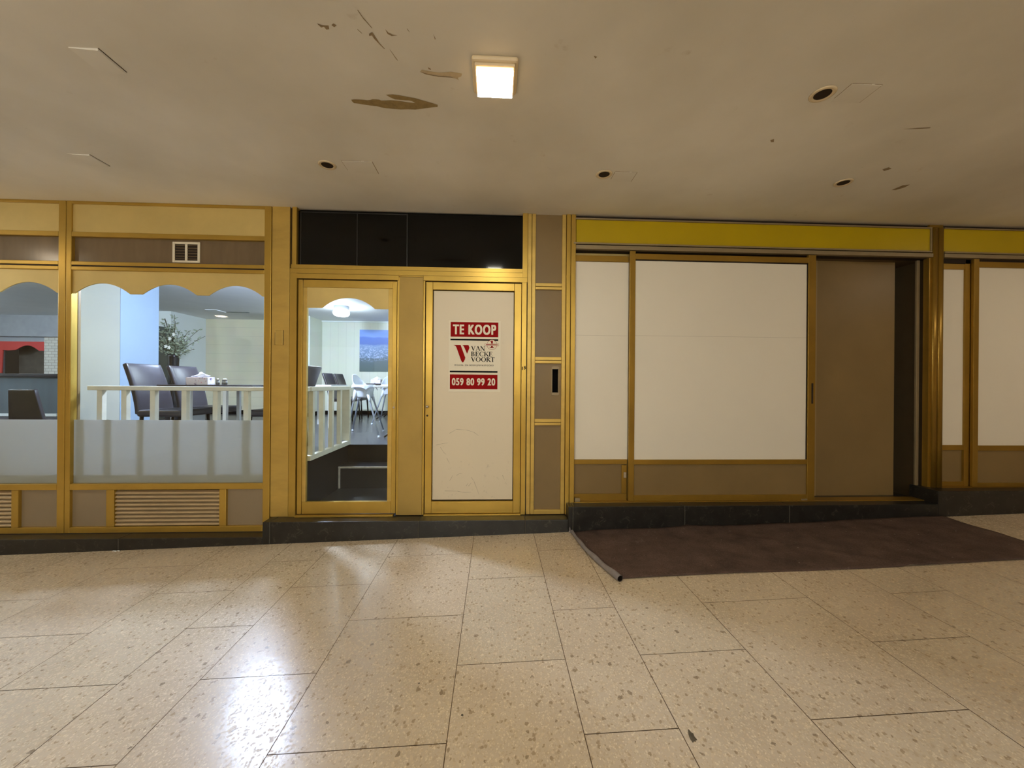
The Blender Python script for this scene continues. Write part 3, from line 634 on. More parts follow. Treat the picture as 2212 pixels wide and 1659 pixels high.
lb.prism([pp(*p) for p in [(979.9,744.4),(995,744.4),(1005.2,772.3),(1004.6,776),(1001.8,781.4),(999.9,782.9),(998.2,781.8),(996,778),(986,750),(984.2,747)]], -.0024, -.0015)
lb.prism([pp(*p) for p in [(998.3,744.6),(1011.6,744.6),(1012.6,746.4),(1014.1,750.8),(1009,763.9),(1003.0,750),(1001.3,747)]], -.0024, -.0015)
lb.build('logo', G['red'], poster)
def text(nm, s, x0, y1, x1, y0, m, bold=0.0, sp=1.0):
    cu = bpy.data.curves.new(nm, 'FONT'); cu.body = s; cu.size = 1; cu.extrude = .0; cu.space_character = sp
    t = bpy.data.objects.new(nm, cu); COL.objects.link(t)
    dg = bpy.context.evaluated_depsgraph_get(); me = bpy.data.meshes.new_from_object(t.evaluated_get(dg)); bpy.data.objects.remove(t)
    xs = [v.co.x for v in me.vertices]; ys = [v.co.y for v in me.vertices]
    a, c = pp(x0, y1), pp(x1, y0); kx = (c[0]-a[0])/(max(xs)-min(xs)); ky = (c[1]-a[1])/(max(ys)-min(ys)); mx_, my = min(xs), min(ys)
    for v in me.vertices: v.co = Vector((a[0]+(v.co.x-mx_)*kx, -.0027, a[1]+(v.co.y-my)*ky))
    bm = bmesh.new()
    for i, (dx, dz) in enumerate([(p*bold, q*bold*.35) for p in (-1, -.5, 0, .5, 1) for q in (-1, 1)] if bold else [(0, 0)]):
        k0 = len(bm.verts); bm.from_mesh(me); bm.verts.ensure_lookup_table()
        for v in bm.verts[k0:]: v.co.x += dx*kx; v.co.y -= i*.00001; v.co.z += dz*ky
    bm.to_mesh(me); bm.free()
    me.materials.clear(); me.materials.append(m)
    o = bpy.data.objects.new(nm, me); COL.objects.link(o); o.parent = poster; return o
text('sale_lettering', 'TE KOOP', 979.2, 721.0, 1070.2, 700.8, G['paper'], .055, 1.2)
text('phone_number', '059 80 99 20', 977.4, 832.3, 1069.4, 818.1, G['paper'], .045, 1.16)
text('tagline', 'WOON- EN BEDRIJFSVASTGOED', 981.7, 791.2, 1066.4, 787.8, G['ink'], .012, 1.25)
# serif lettering drawn stroke by stroke
def serif_word(word, x0, ybase, x1, ytop, dst):
    T, t_ = .17, .07
    def stk(p, q, w):
        p, q = Vector(p), Vector(q); d = (q-p).normalized(); n = Vector((-d.y, d.x))*w/2; return [p-n, q-n, q+n, p+n]
    def arc(cx, cy, rx, ry, ix, iy, a0, a1, n=14):
        o_ = [Vector((cx+rx*math.cos(a), cy+ry*math.sin(a))) for a in [a0+(a1-a0)*i/n for i in range(n+1)]]
        i_ = [Vector((cx+ix*math.cos(a), cy+iy*math.sin(a))) for a in [a0+(a1-a0)*i/n for i in range(n+1)]]
        return [[o_[i], o_[i+1], i_[i+1], i_[i]] for i in range(n)]
    def sf(x, y, w=.28): return [[Vector((x-w/2, y-.02)), Vector((x+w/2, y-.02)), Vector((x+w/2, y+.035)), Vector((x-w/2, y+.035))]]
    pi = math.pi
    gl = {'V': (.86, [stk((.14,1),(.46,0),T), stk((.44,0),(.72,1),t_)]+sf(.13,.97,.3)+sf(.73,.97,.24)),
          'A': (.86, [stk((.13,0),(.42,1),t_), stk((.42,1),(.74,0),T), stk((.22,.34),(.6,.34),t_)]+sf(.12,.0,.24)+sf(.74,.0,.28)),
          'N': (.92, [stk((.17,0),(.17,1),t_), stk((.14,1),(.78,0),T), stk((.78,0),(.78,1),t_)]+sf(.17,.0,.24)+sf(.12,.97,.24)+sf(.78,.97,.24)),
          'B': (.74, [stk((.18,0),(.18,1),T)]+sf(.16,.0,.26)+sf(.16,.97,.26)+arc(.3,.74,.30,.26,.15,.2,-pi/2,pi/2)+arc(.3,.27,.36,.27,.19,.21,-pi/2,pi/2)+[stk((.2,.97),(.32,.97),.06), stk((.2,.51),(.32,.51),.06), stk((.2,.03),(.32,.03),.06)]),
          'E': (.70, [stk((.18,0),(.18,1),T), stk((.2,.965),(.6,.965),t_), stk((.2,.52),(.5,.52),t_), stk((.2,.035),(.62,.035),t_), stk((.59,.80),(.59,1),.05), stk((.62,0),(.62,.22),.05), stk((.49,.42),(.49,.62),.05)]+sf(.14,.0,.22)+sf(.14,.97,.22)),
          'C': (.84, arc(.48,.5,.44,.52,.28,.46,pi*.27,pi*1.75)+[stk((.78,.72),(.78,.96),.05)]),
          'K': (.84, [stk((.18,0),(.18,1),T), stk((.26,.45),(.70,1),t_), stk((.34,.56),(.76,0),T)]+sf(.18,.0,.3)+sf(.18,.97,.3)+sf(.70,.97,.22)+sf(.78,.0,.24)),
          'O': (.98, arc(.49,.5,.45,.52,.28,.46,0,2*pi,24)),
          'R': (.80, [stk((.18,0),(.18,1),T), stk((.36,.5),(.74,0),T)]+sf(.18,.0,.3)+sf(.16,.97,.26)+sf(.76,.0,.2)+arc(.3,.73,.32,.27,.16,.21,-pi/2,pi/2)+[stk((.2,.97),(.32,.97),.06), stk((.2,.49),(.36,.49),.06)]),
          'T': (.80, [stk((.40,0),(.40,1),T), stk((.04,.96),(.76,.96),t_), stk((.06,.78),(.06,1),.05), stk((.74,.78),(.74,1),.05)]+sf(.4,.0,.3))}
    tot = sum(gl[c][0] for c in word); a, c_ = pp(x0, ybase), pp(x1, ytop); kx = (c_[0]-a[0])/tot; ky = c_[1]-a[1]; xx = 0
    for ch in word:
        for P_ in gl[ch][1]:
            dst.face([(a[0]+(xx+p.x)*kx, -.0027-random.random()*.00002, a[1]+p.y*ky) for p in P_])
        xx += gl[ch][0]
sb = MB(); serif_word('VAN', 1017.5, 756.7, 1047.6, 747.2, sb); serif_word('BECKE', 1017.3, 768.9, 1064.2, 759.4, sb); serif_word('VOORT', 1017.3, 781.0, 1069.0, 771.4, sb)
sb.build('company_lettering', G['ink'], poster)
cx, cy = 1062.5, 744.0; b = MB()
def ring(cx, cy, ro, ri, d, n=32, m=None):
    for i in range(n):
        a0, a1 = 2*math.pi*i/n, 2*math.pi*(i+1)/n; q = []
        for rr, a in ((ro, a0), (ro, a1), (ri, a1), (ri, a0)):
            p = pp(cx+rr*math.cos(a), cy+rr*math.sin(a)); q.append((p[0], d, p[1]))
        b.face(q, m)
for i in range(32):
    a0, a1 = 2*math.pi*i/32, 2*math.pi*(i+1)/32
    q = [pp(cx, cy), pp(cx+10.6*math.cos(a0), cy+10.6*math.sin(a0)), pp(cx+10.6*math.cos(a1), cy+10.6*math.sin(a1))]; b.face([(p[0], -.0026, p[1]) for p in q], G['paper'])
ring(cx, cy, 11, 10.4, -.0028, m=G['red'])
def pf(x0, y0, x1, y1, m, d):
    a, c = pp(x0, y0), pp(x1, y1); b.face([(a[0], d, c[1]), (c[0], d, c[1]), (c[0], d, a[1]), (a[0], d, a[1])], m)
pf(1060.6, 735, 1064.4, 750.5, G['red'], -.0029); pf(1057.6, 749.3, 1067, 751, G['red'], -.0029); pf(1058.2, 736.4, 1061, 737.8, G['red'], -.0029)
pf(1047, 741.0, 1077.3, 746.8, G['red'], -.0031); pf(1047.5, 741.5, 1076.8, 746.3, G['paper'], -.0033); pf(1049.5, 743.0, 1074.8, 744.8, G['red'], -.0035)
b.build('round_emblem', None, poster)

# ------------------------------------------------------------------ narrow panel column with letter slot
r = empty('trim_7', (.288, FY, .17), label='narrow gold and olive panel column with a letter slot right of the white door', cat='panel', kind='structure'); o = r.location.copy()
lp(bars([(.294, .330, .17, CEIL), (.333, .367, .17, CEIL), (.610, .646, .17, CEIL), (.367, .610, .17, .210), (.367, .610, .983, 1.008), (.367, .610, 1.012, 1.042), (.367, .610, 1.55, 1.576), (.367, .610, 1.580, 1.609), (.367, .610, 2.226, 2.252), (.367, .610, 2.256, 2.286)], 3.503, 3.55), 'frame', G['gold'], .003)
lp(bars([(.650, .688, .17, CEIL), (.692, .735, .17, CEIL)], 3.494, 3.56), 'post', G['goldf'], .004)
for z0, z1 in ((2.28, CEIL), (1.60, 2.23), (.20, .99)):
    b = MB(); b.box(.36, .615, 3.522, 3.55, z0, z1); lp(b, 'infill_panel', G['olive'])
b = MB(); b.box(.36, .530, 3.522, 3.55, 1.035, 1.555); b.box(.585, .615, 3.522, 3.55, 1.035, 1.555); b.box(.53, .585, 3.522, 3.55, 1.035, 1.284); b.box(.53, .585, 3.522, 3.55, 1.50, 1.555); lp(b, 'slot_panel', G['olive'])
b = MB(); b.box(.50, .61, 3.56, 3.57, 1.2, 1.53); lp(b, 'slot_cavity', G['black'])
lp(bars([(.523, .530, 1.262, 1.52), (.585, .592, 1.262, 1.52), (.530, .585, 1.258, 1.284), (.530, .585, 1.50, 1.524)], 3.516, 3.524), 'slot_rim', G['gritty'], .001)
# house number
def digits(nm, s, x, z, h, label):
    cu = bpy.data.curves.new(nm, 'FONT'); cu.body = s; cu.size = h*1.35; cu.offset = .002; cu.space_character = 1.25
    t = bpy.data.objects.new(nm, cu); COL.objects.link(t); dg = bpy.context.evaluated_depsgraph_get(); me = bpy.data.meshes.new_from_object(t.evaluated_get(dg)); bpy.data.objects.remove(t)
    for v in me.vertices: v.co = Vector((v.co.x, -.0008, v.co.y + v.co.x*.28))
    me.materials.clear(); me.materials.append(G['ink']); o = bpy.data.objects.new(nm, me); COL.objects.link(o); o.location = (x, 3.4995, z); return tag(o, label, 'number')
digits('house_number', '15', .242, 1.487, .028, 'small black house number 15 stuck on the frame right of the white door')

# ------------------------------------------------------------------ right shopfront
def part_on(r, o):
    def f(b, nm, m, bevel=0, lb=None):
        q = b.build(nm, m, r, bevel=bevel); q.location = -o
        if lb: q['label'] = lb
        return q
    return f
r = empty('window_4', (.735, FY, .262), label='gold sliding shopfront with yellow fascia and white blanked panels', cat='shopfront', kind='structure'); o = r.location.copy(); lp4 = part_on(r, o)
lp4(bars([(.735, 4.18, 2.603, 2.640), (.715, 4.17, 2.648, 2.664), (.729, 4.16, 2.874, 2.888), (4.158, 4.168, 2.664, 2.888)], 3.49, 3.57), 'head_rail', G['gritty'], .003)
b = MB(); b.box(.74, 4.158, 3.505, 3.55, 2.660, 2.878); lp4(b, 'yellow_fascia', G['yellow'])
b = MB(); b.box(.70, 4.3, 3.53, 3.60, 2.60, CEIL); lp4(b, 'dark_backing', G['groove'])
lp4(bars([(.741, 1.24, 2.505, 2.56), (.741, 1.24, .620, .664), (.741, 1.24, .262, .345)], 3.535, 3.575), 'fixed_frame', G['golddim'], .002)
b = MB(); b.box(.739, 1.245, 3.545, 3.56, .664, 2.503); lp4(b, 'white_panel', G['white'])
b = MB(); b.box(.742, 1.239, 3.5442, 3.5452, 1.817, 1.8192); lp4(b, 'panel_seam', G['scuffp'])
b = MB(); b.box(.739, 1.20, 3.550, 3.565, .345, .62); lp4(b, 'lower_panel', G['olive'])
b = MB(); b.box(1.190, 1.240, 3.540, 3.565, .345, .61); q = lp4(b, 'lock_plate', G['golddim'], .002)
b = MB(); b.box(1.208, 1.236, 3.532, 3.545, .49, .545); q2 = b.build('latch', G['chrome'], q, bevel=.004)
lp4(bars([(.735, 4.185, .266, .284)], 3.485, 3.60), 'floor_track', G['golddim'], .002)
b = MB(); b.box(.742, .79, 3.488, 3.52, .284, .316); lp4(b, 'track_stop', G['gritty'], .004)
# sliding door
r = empty('door_3', (1.24, FY+.005, .284), label='sliding gold framed door with one large white panel', cat='sliding door', kind='structure'); o = r.location.copy(); lp5 = part_on(r, o)
lp5(bars([(1.243, 1.295, .284, 2.600), (2.955, 3.028, .284, 2.600), (1.295, 2.955, 2.523, 2.575), (1.295, 2.955, .622, .668), (1.295, 2.955, .284, .338)], 3.502, 3.53), 'door_frame', G['golddim'], .003)
b = MB(); b.box(1.290, 2.96, 3.514, 3.524, .668, 2.519); lp5(b, 'white_panel', G['white'])
b = MB(); b.box(1.290, 2.96, 3.516, 3.526, .33, .625); lp5(b, 'lower_panel', G['olive'])
b = MB(); b.box(1.296, 2.952, 3.5132, 3.5142, 1.817, 1.8192); lp5(b, 'panel_seam', G['scuffp'])
b = MB(); b.box(1.29, 2.96, 3.5125, 3.5135, 2.512, 2.523); b.box(2.945, 2.955, 3.5125, 3.5135, .668, 2.52); lp5(b, 'rubber_seal', G['groove'])
b = MB(); b.box(2.990, 3.006, 3.500, 3.504, 1.196, 1.388); lp5(b, 'recessed_handle', G['groove'])
b = MB(); b.box(2.90, 2.955, 3.498, 3.506, .284, .298); lp5(b, 'roller_cover', G['gritty'])
# recess behind the open sliding door
b = MB(); b.box(2.9, 3.98, 3.66, 3.70, .20, 2.62); tag(b.build('wall_recess', G['olive'], bevel=.002), 'dull olive panel standing behind the open part of the sliding door', 'wall', kind='structure')
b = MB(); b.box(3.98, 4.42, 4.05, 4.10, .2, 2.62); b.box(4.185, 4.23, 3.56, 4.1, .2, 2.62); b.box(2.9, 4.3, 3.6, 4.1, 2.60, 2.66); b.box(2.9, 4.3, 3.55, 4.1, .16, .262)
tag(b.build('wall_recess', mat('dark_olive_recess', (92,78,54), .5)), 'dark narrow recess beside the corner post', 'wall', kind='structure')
b = MB(); b.box(4.12, 4.15, 3.58, 3.60, .28, 2.60); tag(b.build('trim_8', G['gritty'], bevel=.003), 'thin grey edge strip inside the dark recess', 'trim', kind='structure')
r = empty('wall_socket', (4.06, 4.05, .60), label='small dark socket low in the recess at right', cat='socket'); b = MB(); b.box(-.035, .035, -.01, 0, -.035, .035); b.build('socket_plate', G['groove'], r, bevel=.004)
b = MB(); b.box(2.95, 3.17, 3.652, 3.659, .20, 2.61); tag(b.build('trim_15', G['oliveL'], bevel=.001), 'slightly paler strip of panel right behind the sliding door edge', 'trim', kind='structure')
# corner post (two half round bars)
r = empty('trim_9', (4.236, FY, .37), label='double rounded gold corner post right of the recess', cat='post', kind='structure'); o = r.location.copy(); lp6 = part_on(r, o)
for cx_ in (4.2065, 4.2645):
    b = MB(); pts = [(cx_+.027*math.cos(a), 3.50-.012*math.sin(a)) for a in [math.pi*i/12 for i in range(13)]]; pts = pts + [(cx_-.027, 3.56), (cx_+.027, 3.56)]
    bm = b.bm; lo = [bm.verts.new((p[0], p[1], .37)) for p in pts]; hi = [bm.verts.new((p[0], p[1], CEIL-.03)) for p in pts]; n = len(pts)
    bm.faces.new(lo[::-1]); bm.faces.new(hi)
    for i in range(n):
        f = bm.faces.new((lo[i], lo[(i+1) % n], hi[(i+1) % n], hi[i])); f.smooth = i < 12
    lp6(b, 'post_bar', G['golddim'])
b = MB(); b.box(4.16, 4.30, 3.51, 3.56, .36, CEIL); lp6(b, 'post_core', G['golddim'])
# far right shopfront
r = empty('window_5', (4.295, FY, .40), label='shopfront cut off by the right edge of the photo with yellow fascia', cat='shopfront', kind='structure'); o = r.location.copy(); lp7 = part_on(r, o)
X5 = 6.9
lp7(bars([(4.295, X5, 2.603, 2.640), (4.295, X5, 2.646, 2.662), (4.295, X5, 2.878, 2.89)], 3.49, 3.57), 'head_rail', G['gritty'], .003)
b = MB(); b.box(4.292, X5, 3.505, 3.55, 2.655, 2.880); lp7(b, 'yellow_fascia', G['yellow'])
b = MB(); b.box(4.29, X5, 3.53, 3.60, 2.56, CEIL); lp7(b, 'dark_backing', G['groove'])
lp7(bars([(4.292, 4.56, 2.505, 2.56), (4.292, 4.56, .75, .80), (4.292, 4.56, .402, .445)], 3.535, 3.575), 'fixed_frame', G['golddim'], .002)
b = MB(); b.box(4.290, 4.57, 3.545, 3.56, .80, 2.505); lp7(b, 'white_panel', G['white'])
b = MB(); b.box(4.290, 4.57, 3.55, 3.565, .44, .75); lp7(b, 'lower_panel', G['olive'])
lp7(bars([(4.555, 4.606, .402, 2.60)], 3.53, 3.57), 'fixed_frame', G['golddim'], .002)
lp7(bars([(4.610, 4.662, .402, 2.60), (6.4, 6.46, .402, 2.60), (4.662, 6.4, 2.52, 2.575), (4.662, 6.4, .75, .80), (4.662, 6.4, .402, .44)], 3.502, 3.53), 'sliding_frame', G['golddim'], .003)
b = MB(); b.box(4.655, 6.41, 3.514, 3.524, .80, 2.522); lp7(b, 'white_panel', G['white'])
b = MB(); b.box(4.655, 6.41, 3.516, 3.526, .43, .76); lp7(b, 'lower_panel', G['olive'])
lp7(bars([(4.28, X5, .396, .402)], 3.485, 3.6), 'floor_track', G['golddim'])
b = MB(); b.box(6.46, XR, 3.51, 3.6, .4, CEIL); b.box(4.29, XR, 3.60, 3.63, .3, CEIL); b.box(.7, 2.9, 3.60, 3.62, .2, CEIL); tag(b.build('wall_front', G['goldp']), 'gold panelled shopfront beyond the far right bay', 'wall', kind='structure')

# ------------------------------------------------------------------ floor mat
def mat_fn(u, v):
    x = .69+3.46*u + (1-v)*(0.15*(1-u)); y = 2.545+.822*v + .01*math.sin(u*9)
    x = max(x, .69)
    h = .0045+.0025*math.sin(u*31+v*5)+.002*math.sin(v*17+u*11)+(.006*max(0, 1-abs(v-1)*9)*abs(math.sin(u*14)))
    h += .010*math.exp(-((u-(.30+.32*(1-v)))/.012)**2)
    return (x, y, fz(x, y)+h)
r = empty('floor_mat', (2.4, 2.95, fz(2.4, 2.95)), label='long dirty brown mat with a curled edge lying along the right plinth', cat='mat'); o = r.location.copy()
b = MB(); b.grid(mat_fn, 110, 24); q = b.build('mat_sheet', G['rug'], r, solid=.003); q.location = -o
b = MB(); pts = []; rs = []
n = 22
for i in range(n+1):
    t = i/n; x = .842-.155*t + (.03*math.sin(t*math.pi) * -1); y = 2.515+.83*t; rr = .021*(1-t)+.013*t + .002*math.sin(t*20)
    pts.append((x, y, fz(x, y)+rr+.001)); rs.append(rr)
b.tube(pts, rs, G['rugunder'], n=14, cap=False)
b.tube([(p[0]+.0005, p[1], p[2]) for p in pts], [a*.82 for a in rs], G['groove'], n=14, cap=False)
q = b.build('curled_edge', None, r); q.location = -o
b = MB(); b.tube([(.672, 3.352, fz(.67, 3.35)+.01), (.675, 3.362, .06), (.672, 3.3655, .10)], [.012, .010, .003], G['rugunder'], n=8); q = b.build('turned_corner', None, r); q.location = -o
# crumbs
for x_, y_, rr, l_ in ((-3.14, 3.36, .012, 'small white plaster crumb at the foot of the left plinth'),):
    b = MB(); 
    for i in range(5): b.lathe([(0, 0), (rr*random.uniform(.3, .8), rr*.2), (rr*random.uniform(.2, .6), rr*.5), (0, rr*.6)], c=(random.uniform(-.04, .04), random.uniform(-.015, 0), 0), n=7)
    q = b.build('plaster_crumbs', G['tissue'], loc=(x_, y_, fz(x_, y_)+.0005)); tag(q, 'small white plaster crumbs at the foot of the left plinth', 'debris')

# ================================================================== RESTAURANT
ZF, ZC = .62, 2.79; IX0, IX1, IY1 = -11.2, -.60, 9.1
b = MB(); b.box(IX0, -1.745, 3.585, IY1, .30, ZF); b.box(-1.745, IX1, 4.68, IY1, .30, ZF)
tag(b.build('floor', G['darkfloor']), 'glossy dark raised floor inside the restaurant', 'floor', kind='structure')
b = MB(); b.box(-1.745, IX1, 3.57, 4.41, .0, .172); tag(b.build('floor', G['step']), 'dark landing just inside the glass door', 'floor', kind='structure')
b = MB(); b.box(-1.750, -1.744, 3.59, 4.69, .17, ZF-.0); b.box(-1.745, IX1, 4.674, 4.681, .41, ZF+.001)
tag(b.build('trim_10', G['black']), 'black fascia of the raised floor beside the entrance steps', 'trim', kind='structure')
r = empty('entrance_step', (-1.25, 4.54, .172), label='dark step up from the landing inside the glass door', cat='step')
b = MB(); b.box(-.494, .65, -.14, .132, -.0, .245); b.build('step_block', G['step'], r, bevel=.002)
b = MB(); b.box(-.494, .65, -.148, -.138, .226, .2465); b.box(-.494, -.472, -.146, -.139, .0, .236); b.build('nosing', G['nosing'], r, bevel=.002)
b = MB(); b.box(IX0, IX1, 3.57, IY1+.1, ZC, ZC+.06); tag(b.build('ceiling', G['inceil']), 'pale ceiling inside the restaurant', 'ceiling', kind='structure')
b = MB(); b.box(-7.2, -4.0, IY1, IY1+.1, ZF, ZC); tag(b.build('wall_back', G['hboards']), 'cream back wall with faint horizontal boards seen through the wide window', 'wall', kind='structure')
b = MB(); b.box(-4.0, IX1, IY1, IY1+.1, ZF, ZC); tag(b.build('wall_back', G['vboards']), 'cream vertical boarded back wall seen through the glass door', 'wall', kind='structure')
b = MB(); b.box(IX1, IX1+.1, 3.58, IY1, 0, ZC); tag(b.build('wall_right', G['vboards']), 'side wall of the restaurant behind the white door', 'wall', kind='structure')
b = MB(); b.box(IX0-.1, IX0, 3.58, IY1, .3, ZC); tag(b.build('wall_left', G['wallcool']), 'left side wall of the restaurant', 'wall', kind='structure')
b = MB(); b.box(-4.85, -4.0, 8.45, IY1, ZF, ZC); tag(b.build('wall_back', G['vboards'], bevel=.002), 'projecting pier of boarded wall left of the back wall picture', 'wall', kind='structure')
b = MB(); b.box(-4.0, IX1, IY1-.015, IY1, ZF, ZF+.09); b.box(-7.2, -4.85, IY1-.015, IY1, ZF, ZF+.09); b.box(-4.86, -3.985, 8.435, 8.45, ZF, ZF+.09); b.box(-4.0, -3.985, 8.45, IY1, ZF, ZF+.09)
tag(b.build('baseboard_back', G['black']), 'black skirting along the restaurant back wall', 'baseboard', kind='structure')
b = MB(); b.box(-4.03, -3.985, 8.46, 8.50, ZF+.09, ZC); b.box(-4.0, IX1, IY1-.03, IY1, ZC-.03, ZC); tag(b.build('trim_11', G['wallcool'], bevel=.004), 'white corner batten and cornice at the back wall', 'trim', kind='structure')
b = MB(); b.box(-7.2, -6.6, 8.15, IY1, ZF, ZC); tag(b.build('wall_back', G['wallcool']), 'white pier behind the tall vase', 'wall', kind='structure')
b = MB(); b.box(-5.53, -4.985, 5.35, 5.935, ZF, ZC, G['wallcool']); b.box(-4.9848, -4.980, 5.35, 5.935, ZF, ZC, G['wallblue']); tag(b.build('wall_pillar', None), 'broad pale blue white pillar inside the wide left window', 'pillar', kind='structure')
# pelmet strip behind the window jamb
b = MB(); b.box(-3.70, -3.672, 3.56, 3.585, .62, 2.75); tag(b.build('trim_12', G['olive'], bevel=.003), 'dull gold inner jamb strip at the left of the wide window', 'trim', kind='structure')
# left part: serving hatch
b = MB(); b.box(-11.2, -10.93, 9.0, IY1, ZF, 2.32); b.box(-10.93, -9.97, 9.0, IY1, 2.215, 2.32); b.box(-11.2, -7.2, 8.9, IY1, 2.32, ZC, G['greysoffit'])
tag(b.build('wall_back', G['peach']), 'peach wall around the serving hatch seen in the leftmost window', 'wall', kind='structure'); bpy.data.objects[-1] if False else None
b = MB(); b.box(-9.97, -7.2, 8.98, IY1, ZF, 2.50); tag(b.build('wall_back', G['brick']), 'white painted brick wall right of the serving hatch', 'wall', kind='structure')
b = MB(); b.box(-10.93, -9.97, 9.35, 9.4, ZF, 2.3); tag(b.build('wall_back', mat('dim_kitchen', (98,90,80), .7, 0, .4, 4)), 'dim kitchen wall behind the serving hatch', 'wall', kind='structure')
v = empty('red_valance', (-10.45, 8.99, 2.215), label='red scalloped valance over the serving hatch in the leftmost window', cat='valance')
pts = [(-.49, 0), (-.49, -.7), (-.42, -.7), (-.40, -.19), (-.30, -.2), (-.14, -.19)]
for i in range(1, 14): t = i/14; pts.append((-.12+.46*t, -.19+.105*(1-abs(2*t-1)**2)))
pts += [(.36, -.20), (.485, -.20), (.485, 0)]
b = MB(); b.prism(pts, 0, .02); b.build('valance_board', G['valred'], v)
r = empty('bar_counter', (-9.1, 7.2, ZF), label='dark slate bar counter seen in the leftmost window', cat='counter')
b = MB(); b.box(-1.8, 1.55, -.2, .4, .0, .80); b.build('counter_body', G['slate'], r); b = MB(); b.box(-1.85, 1.6, -.26, .44, .80, .85); b.build('counter_top', G['tabledark'], r, bevel=.005)
b = MB(); b.box(-1.8, 1.55, -.215, -.2, .12, .165); b.build('kick_strip', G['tablewhite'], r)
r = empty('grey_cabinet', (-6.93, 7.95, ZF), label='tall grey cabinet behind the vase, partly hidden by the pillar', cat='cabinet')
b = MB(); b.box(-.3, .3, -.2, .19, 0, 1.83); b.build('cabinet_body', G['cabinet'], r, bevel=.004); b = MB(); b.box(-.002, .002, -.203, -.2, .05, 1.8); b.build('door_gap', G['groove'], r)

# railing
def baluster(p, x, y, ax, h0, h1, w=.045, d=.022):
    b = MB()
    if ax == 'x': b.box(x-w/2, x+w/2, y-d, y+d, h0, h1)
    else: b.box(x-d, x+d, y-w/2, y+w/2, h0, h1)
    q = b.build('baluster', G['rail'], p, bevel=.003); return q
r = empty('railing', (-2.75, 3.655, ZF), label='cream wooden railing directly behind the wide window', cat='railing'); ox, oy = -2.75, 3.655
b = MB(); b.box(-3.66-ox, -1.72-ox, -.03, .03, .655, .695); b.build('top_rail', G['rail'], r, bevel=.006)
b = MB(); b.box(-3.66-ox, -1.78-ox, -.022, .022, .004, .05); b.build('bottom_rail', G['rail'], r, bevel=.004)
for x_ in (-3.56, -3.35, -3.10, -2.825, -2.55, -2.277, -2.0): baluster(r, x_-ox, 0, 'x', .05, .656)
r = empty('railing', (-1.745, 4.18, ZF), label='cream wooden railing beside the entrance steps seen through the glass door', cat='railing')
b = MB(); b.box(-.03, .03, -.492, .52, .655, .70); b.build('top_rail', G['rail'], r, bevel=.006)
b = MB(); b.box(-.025, .025, -.492, .52, .002, .052); b.build('bottom_rail', G['rail'], r, bevel=.004)
for y_ in (-.42, -.20, .02, .24): baluster(r, 0, y_, 'y', .05, .656)
b = MB(); b.box(-.11, .026, .47, .515, .052, .655); b.build('end_post', G['rail'], r, bevel=.003)

# chairs
def make_chair():
    r = empty('dining_chair', (0, 0, 0))
    b = MB()
    def back(u, v):                       # faces +x ; u across y, v up
        y = (u-.5)*(.44-.02*v); z = .40+.52*v; x = -.215-.135*v**1.5+.035*(1-(2*u-1)**2)*-1*v
        return (x, y, z)
    b.grid(back, 10, 12); q = b.build('backrest', G['leather'], r, solid=.042)
    s = q.modifiers.new('v', 'BEVEL'); s.width = .012; s.segments = 2; s.limit_method = 'ANGLE'
    b = MB(); b.box(-.22, .22, -.22, .22, .375, .445); b.build('seat', G['leather'], r, bevel=.02)
    for sx_, sy_ in ((-1, -1), (-1, 1), (1, -1), (1, 1)):
        b = MB(); b.tube([(sx_*.19, sy_*.19, .38), (sx_*.215, sy_*.20, 0)], [.018, .012], n=8); b.build('leg', G['darkmetal'], r)
    return r
ch = make_chair(); first = True
SP = ((-3.42, 4.30, 0, 'black leather chair nearest the pillar, left of the window table', 'dining chairs'),
      (-3.42, 4.82, 0, 'second black leather chair beside the window table, behind the tissue box', 'dining chairs'),
      (-2.38, 4.37, math.pi, 'black leather chair turned away at the right end of the window table', 'dining chairs'),
      (-2.92, 7.68, 0, 'far black chair left of the two near the back wall', 'dining chairs'),
      (-2.92, 8.20, 0, 'far black chair right of the two near the back wall', 'dining chairs'))
for x_, y_, rz, l_, g_ in SP:
    c = ch if first else copy_tree(ch); first = False
    c.location = (x_, y_, ZF); c.rotation_euler = (0, 0, rz); tag(c, l_, 'chair', g_)
# low dark chairs in leftmost window
def tub(name, x, y, rz, label):
    r = empty(name, (x, y, ZF), rz, label=label, cat='chair')
    b = MB()
    def sh(u, v):
        a = (u-.5)*2; return (a*.20*(1-.25*v), -.12-.05*v, .25+.38*v)
    b.grid(sh, 6, 6); b.build('backrest', G['leather'], r, solid=.04, bevel=.008)
    b = MB(); b.box(-.2, .2, -.16, .22, .2, .27); b.build('seat', G['leather'], r, bevel=.02)
    for sx_, sy_ in ((-1, -1), (-1, 1), (1, -1), (1, 1)):
        b = MB(); b.tube([(sx_*.17, sy_*.14+.03, .2), (sx_*.18, sy_*.16+.03, 0)], .013, n=8); b.build('leg', G['darkmetal'], r)
    return r
tub('low_chair', -5.60, 5.0, .0, 'low dark chair nearest the mullion in the leftmost window')
tub('low_chair', -6.10, 4.95, .0, 'low dark chair at the very left edge of the photo')

